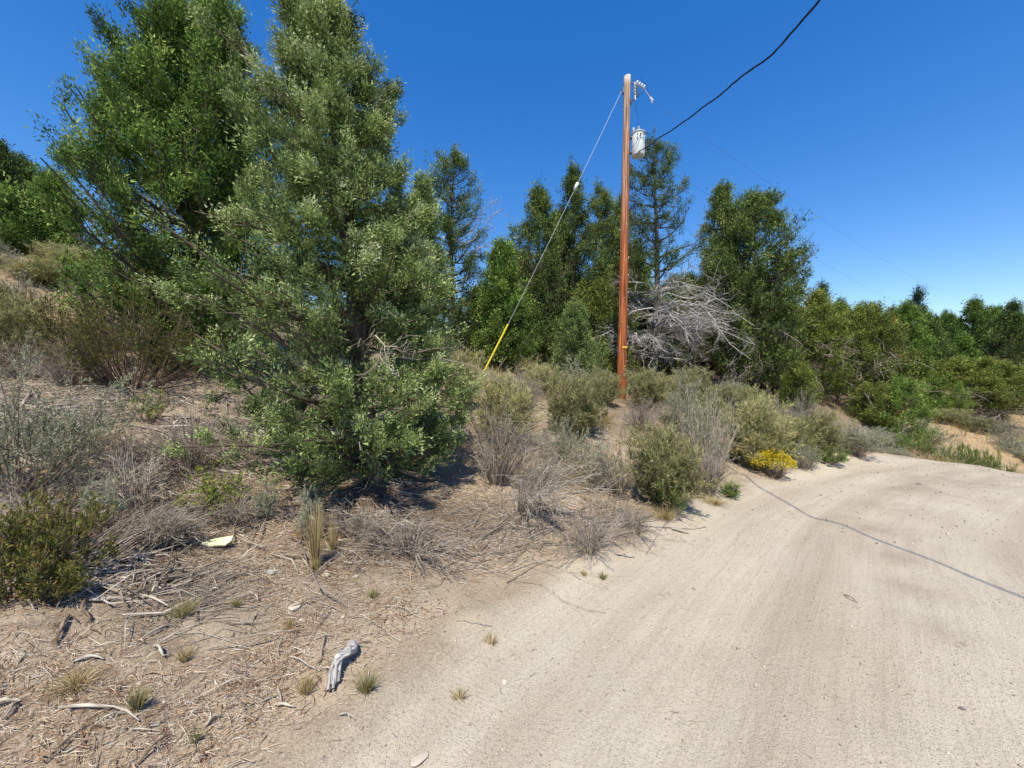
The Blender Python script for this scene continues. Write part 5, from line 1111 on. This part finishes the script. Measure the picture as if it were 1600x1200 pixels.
GR = [('tall dry grass stalks standing before the front juniper', 493, 888, .62, .12, 130, 'grass_dry', 3),
 ('short green base tuft of the tall dry grass', 492, 893, .13, .07, 120, 'grass_green', 1),
 ('small green grass tuft below the round sand heap', 583, 938, .09, .06, 110, 'grass_green', 1),
 ('small green grass tuft on the sand left of the flat stone', 369, 950, .08, .05, 110, 'grass_green', 1),
 ('yellow-green arching grass clump near the parallel pale sticks', 285, 962, .13, .13, 120, 'grass_green', 1),
 ('green and yellow grass clump right of the pale forked stick', 215, 1112, .13, .06, 140, 'grass_green', 2),
 ('low golden straw patch in the lower left litter', 118, 1080, .08, .14, 220, 'grass_dry', 1),
 ('yellowish grass clump right of the gnarled root', 572, 1085, .13, .09, 120, 'grass_green', 1.5),
 ('dry upright grass clump left below the gnarled root', 478, 1088, .13, .08, 110, 'grass_dry', 1.5),
 ('wispy dry grass left of the flat pale stone', 452, 985, .09, .06, 70, 'grass_dry', 1),
 ('dry grass wisp beside the curled wood piece', 288, 1036, .12, .06, 70, 'grass_dry', 1),
 ('small grass tuft at the road edge, centre', 942, 905, .09, .06, 90, 'grass_green', 1),
 ('smaller dry tuft left of the road-edge grass tuft', 912, 902, .07, .05, 60, 'grass_dry', 1),
 ('dark wiry little plant on the bare gravel', 718, 1092, .06, .07, 60, 'grass_dry', 1),
 ('sparse dry grass at the gravel edge above the wiry plant', 768, 1010, .07, .09, 60, 'grass_dry', 1),
 ('little green sprout at the bottom edge in the litter', 306, 1172, .07, .04, 70, 'grass_green', 1),
 ('dry straw clump by the pale stick below the seedling bench', 165, 700, .3, .2, 90, 'grass_dry', 1),
 ('straw-coloured grass at the foot of the large olive rabbitbrush', 1040, 812, .25, .3, 220, 'grass_dry', 1),
 ('straw grass along the road edge under the reddish dry plant', 1115, 788, .18, .35, 220, 'grass_dry', 1),
 ('pale bunch grass just left of the pole base', 948, 662, .5, .35, 200, 'grass_dry', 1.5),
 ('orange-brown dry weeds under the front juniper, left of the tall grass', 470, 845, .16, .15, 120, 'grass_orange', 1),
 ('orange-brown dry weeds under the front juniper, right of the tall grass', 560, 838, .16, .2, 140, 'grass_orange', 1),
 ('dry stalks leaning between the front juniper and the tall grass', 520, 862, .4, .12, 40, 'grass_dry', 2),
]
for i, (lb, px, py, h, w, n, mt, up) in enumerate(GR): clump('grass_clump', lb, px, py, h, w, n, mt, 800 + i, up)

# litter: joined slivers, nobody could count them
def scatter(n, seed, box, dens):
    rng = np.random.default_rng(seed); X = rng.uniform(box[0], box[1], n * 3); Y = rng.uniform(box[2], box[3], n * 3)
    k = rng.random(n * 3) < dens(X, Y); return X[k][:n], Y[k][:n], rng
def litter_d(X, Y):
    rd = road_sd(X, Y); off = sstep(-.15, -.9, rd); dist = np.hypot(X + .8, Y)
    sandy = np.zeros(X.shape)
    for mx, my, mr, mh in MOUNDS: sandy = np.maximum(sandy, np.exp(-((X - mx) ** 2 + (Y - my) ** 2) / mr ** 2))
    return np.clip(off * (1 - .85 * sandy) * np.clip(.55 + .6 * fbm(X * 1.6, Y * 1.6, 3, 41), .08, 1), 0, 1)
def slivers(name, n, seed, box, dens, L, r, mat='litter', flat=.12, tint=(0, 1), z0=.0, K=3, bend=.12):
    X, Y, rng = scatter(n, seed, box, dens); n = len(X); a = rng.normal(.15, 1.1, n); ln = np.minimum(rng.lognormal(math.log(L), .5, n), 2.0 * L)
    d = np.stack([np.cos(a), np.sin(a), rng.normal(0, flat, n)], 1); s = np.linspace(-.5, .5, K)[None, :, None]
    c = np.stack([X, Y, np.zeros(n)], 1); P = c[:, None] + d[:, None] * s * ln[:, None, None]; P[:, 1:-1] += rng.normal(0, 1, (n, K - 2, 3)) * (bend * ln)[:, None, None] if K > 2 else 0
    P[:, :, 2] = hgt(P[:, :, 0].ravel(), P[:, :, 1].ravel()).reshape(n, K) + z0 + np.abs(rng.normal(0, .012, (n, 1))) + np.abs(P[:, :, 2]) * .5
    R = np.broadcast_to(np.array([.5, 1, .4]) if K == 3 else np.array([1, .5]), (n, K)) * (r * rng.lognormal(0, .35, n))[:, None]
    V, q, t_ = tubes(P, R, 3, rng.uniform(tint[0], tint[1], n)); g = Geo(); g.add(V, q, t_); tag(link(name, g.mesh(name, M[mat])), kind='stuff')
slivers('twig_litter', 16000, 31, (-4.2, 1.6, 1.0, 4.8), litter_d, .040, .0014, tint=(.1, 1))
slivers('short_twig_litter', 26000, 37, (-4.2, 1.6, 1.0, 4.8), litter_d, .028, .0012, tint=(.1, 1), K=2)
slivers('fine_straw_litter', 30000, 32, (-4.0, 1.4, .9, 4.4), litter_d, .026, .0009, tint=(.35, 1), K=2)
slivers('bark_litter', 5200, 33, (-4.0, .2, 1.0, 3.6), lambda X, Y: litter_d(X, Y) * sstep(.2, -1.6, X), .06, .0022, tint=(0, .6))
slivers('bank_litter', 30000, 34, (-9, 7, 3.6, 12), lambda X, Y: litter_d(X, Y), .10, .0032, tint=(.1, 1), K=2)
slivers('slash', 6500, 38, (-9, -1.2, 2.4, 8.5), lambda X, Y: np.clip(.3 + .9 * fbm(X * 1.1, Y * 1.1, 3, 47), .03, 1) * sstep(2.2, 3.2, Y - X * .1), .30, .0055, 'stem_grey', flat=.22, tint=(.1, 1), z0=.02)
slivers('pale_slash', 900, 39, (-8, -1.4, 2.2, 8), lambda X, Y: np.clip(.3 + .9 * fbm(X * 1.1, Y * 1.1, 3, 47), .05, 1), .26, .006, 'stem_pale', flat=.15, tint=(.2, 1), z0=.03)
slivers('bleached_litter', 1800, 35, (-4.5, .8, 1.0, 5.5), litter_d, .10, .0022, 'stem_pale', tint=(.3, 1))
slivers('road_edge_needles', 900, 36, (-1.5, 6, .8, 8), lambda X, Y: sstep(2.6, 0, np.abs(road_sd(X, Y) - .2)) * .5, .03, .0011, tint=(0, .45))
def grass_stuff(name, n, seed, box, dens, h, mat, r=.0016, lean=.35):
    X, Y, rng = scatter(n, seed, box, dens); n = len(X); s = np.linspace(0, 1, 3)[None, :, None]; z = hgt(X, Y); hh = h * rng.uniform(.4, 1.1, n)
    d = np.stack([rng.normal(0, lean, n), rng.normal(0, lean, n), np.ones(n)], 1) * hh[:, None]
    P = np.stack([X, Y, z - .01], 1)[:, None] + d[:, None] * s; P[:, 2, :2] += d[:, :2] * .4
    V, q, t_ = tubes(P, np.array([1, .8, .3])[None] * np.full((n, 1), r), 3, rng.uniform(0, 1, n)); g = Geo(); g.add(V, q, t_); tag(link(name, g.mesh(name, M[mat])), kind='stuff')
grass_stuff('dry_grass', 11000, 41, (-4, 8, 1.2, 9.5), lambda X, Y: litter_d(X, Y) * np.clip(.1 + .8 * fbm(X * .8, Y * .8, 3, 55), .02, 1), .07, 'grass_dry', .0011, .6)
grass_stuff('road_edge_grass', 6000, 42, (0, 12, 3, 12), lambda X, Y: np.exp(-((road_sd(X, Y) + .45) / .28) ** 2) * np.clip(.4 + fbm(X, Y, 2, 66), 0, 1), .10, 'grass_dry', .0018, .5)
grass_stuff('belt_grass', 10000, 45, (-1, 14, 5.5, 15), lambda X, Y: sstep(-.3, -1.2, road_sd(X, Y)) * np.clip(.25 + .9 * fbm(X * .7, Y * .7, 3, 69), 0, 1), .34, 'grass_dry', .0032, .35)
grass_stuff('orange_bank_grass', 9000, 43, (9, 34, 13.2, 30), lambda X, Y: np.clip(.45 + .8 * fbm(X * .35, Y * .35, 3, 67), .1, 1) * sstep(-1, -2, road_sd(X, Y)), .28, 'grass_orange', .006, .4)
grass_stuff('hill_grass', 4500, 44, (-20, -5, 7.5, 16), lambda X, Y: np.clip(.4 + .8 * fbm(X * .5, Y * .5, 3, 68), .05, 1), .22, 'grass_dry', .004, .4)
# gravel
def gravel(name, n, seed, box, dens, s0, tint=(0, 1)):
    X, Y, rng = scatter(n, seed, box, dens); n = len(X); z = hgt(X, Y); s = rng.lognormal(math.log(s0), .45, n)
    O = np.array([(1, 0, 0), (0, 1, 0), (-1, 0, 0), (0, -1, 0), (0, 0, .7), (0, 0, -.7)]); V = O[None] * (s[:, None] * rng.uniform(.6, 1.2, (n, 6)))[:, :, None]
    a = rng.uniform(0, 6.28, n); ca, sa = np.cos(a)[:, None], np.sin(a)[:, None]; V = np.stack([V[:, :, 0] * ca - V[:, :, 1] * sa, V[:, :, 0] * sa + V[:, :, 1] * ca, V[:, :, 2]], -1)
    V += np.stack([X, Y, z + s * .25], 1)[:, None]
    Fq = np.array([(0, 1, 4), (1, 2, 4), (2, 3, 4), (3, 0, 4), (1, 0, 5), (2, 1, 5), (3, 2, 5), (0, 3, 5)]); q = (np.arange(n)[:, None, None] * 6 + Fq[None]).reshape(-1, 3)
    me = mesh_np(name, V.reshape(-1, 3), q, M['pebble'], np.repeat(rng.uniform(tint[0], tint[1], n), 6)); tag(link(name, me), kind='stuff')
gravel('road_gravel', 17000, 51, (-1.8, 6.5, .9, 6.5), lambda X, Y: sstep(-.5, .2, road_sd(X, Y)) * np.clip(.45 + .6 * fbm(X * 1.2, Y * 1.2, 3, 71), .1, 1) * np.clip(3.0 / (Y + .5), 0, 1), .0030)
gravel('far_road_gravel', 2500, 52, (1, 12, 4.5, 11), lambda X, Y: sstep(0, .3, road_sd(X, Y)) * .7, .0075)
gravel('soil_crumbs', 7000, 53, (-4, 2, 1.0, 5.0), lambda X, Y: sstep(0, -.3, road_sd(X, Y)) * .7, .004)
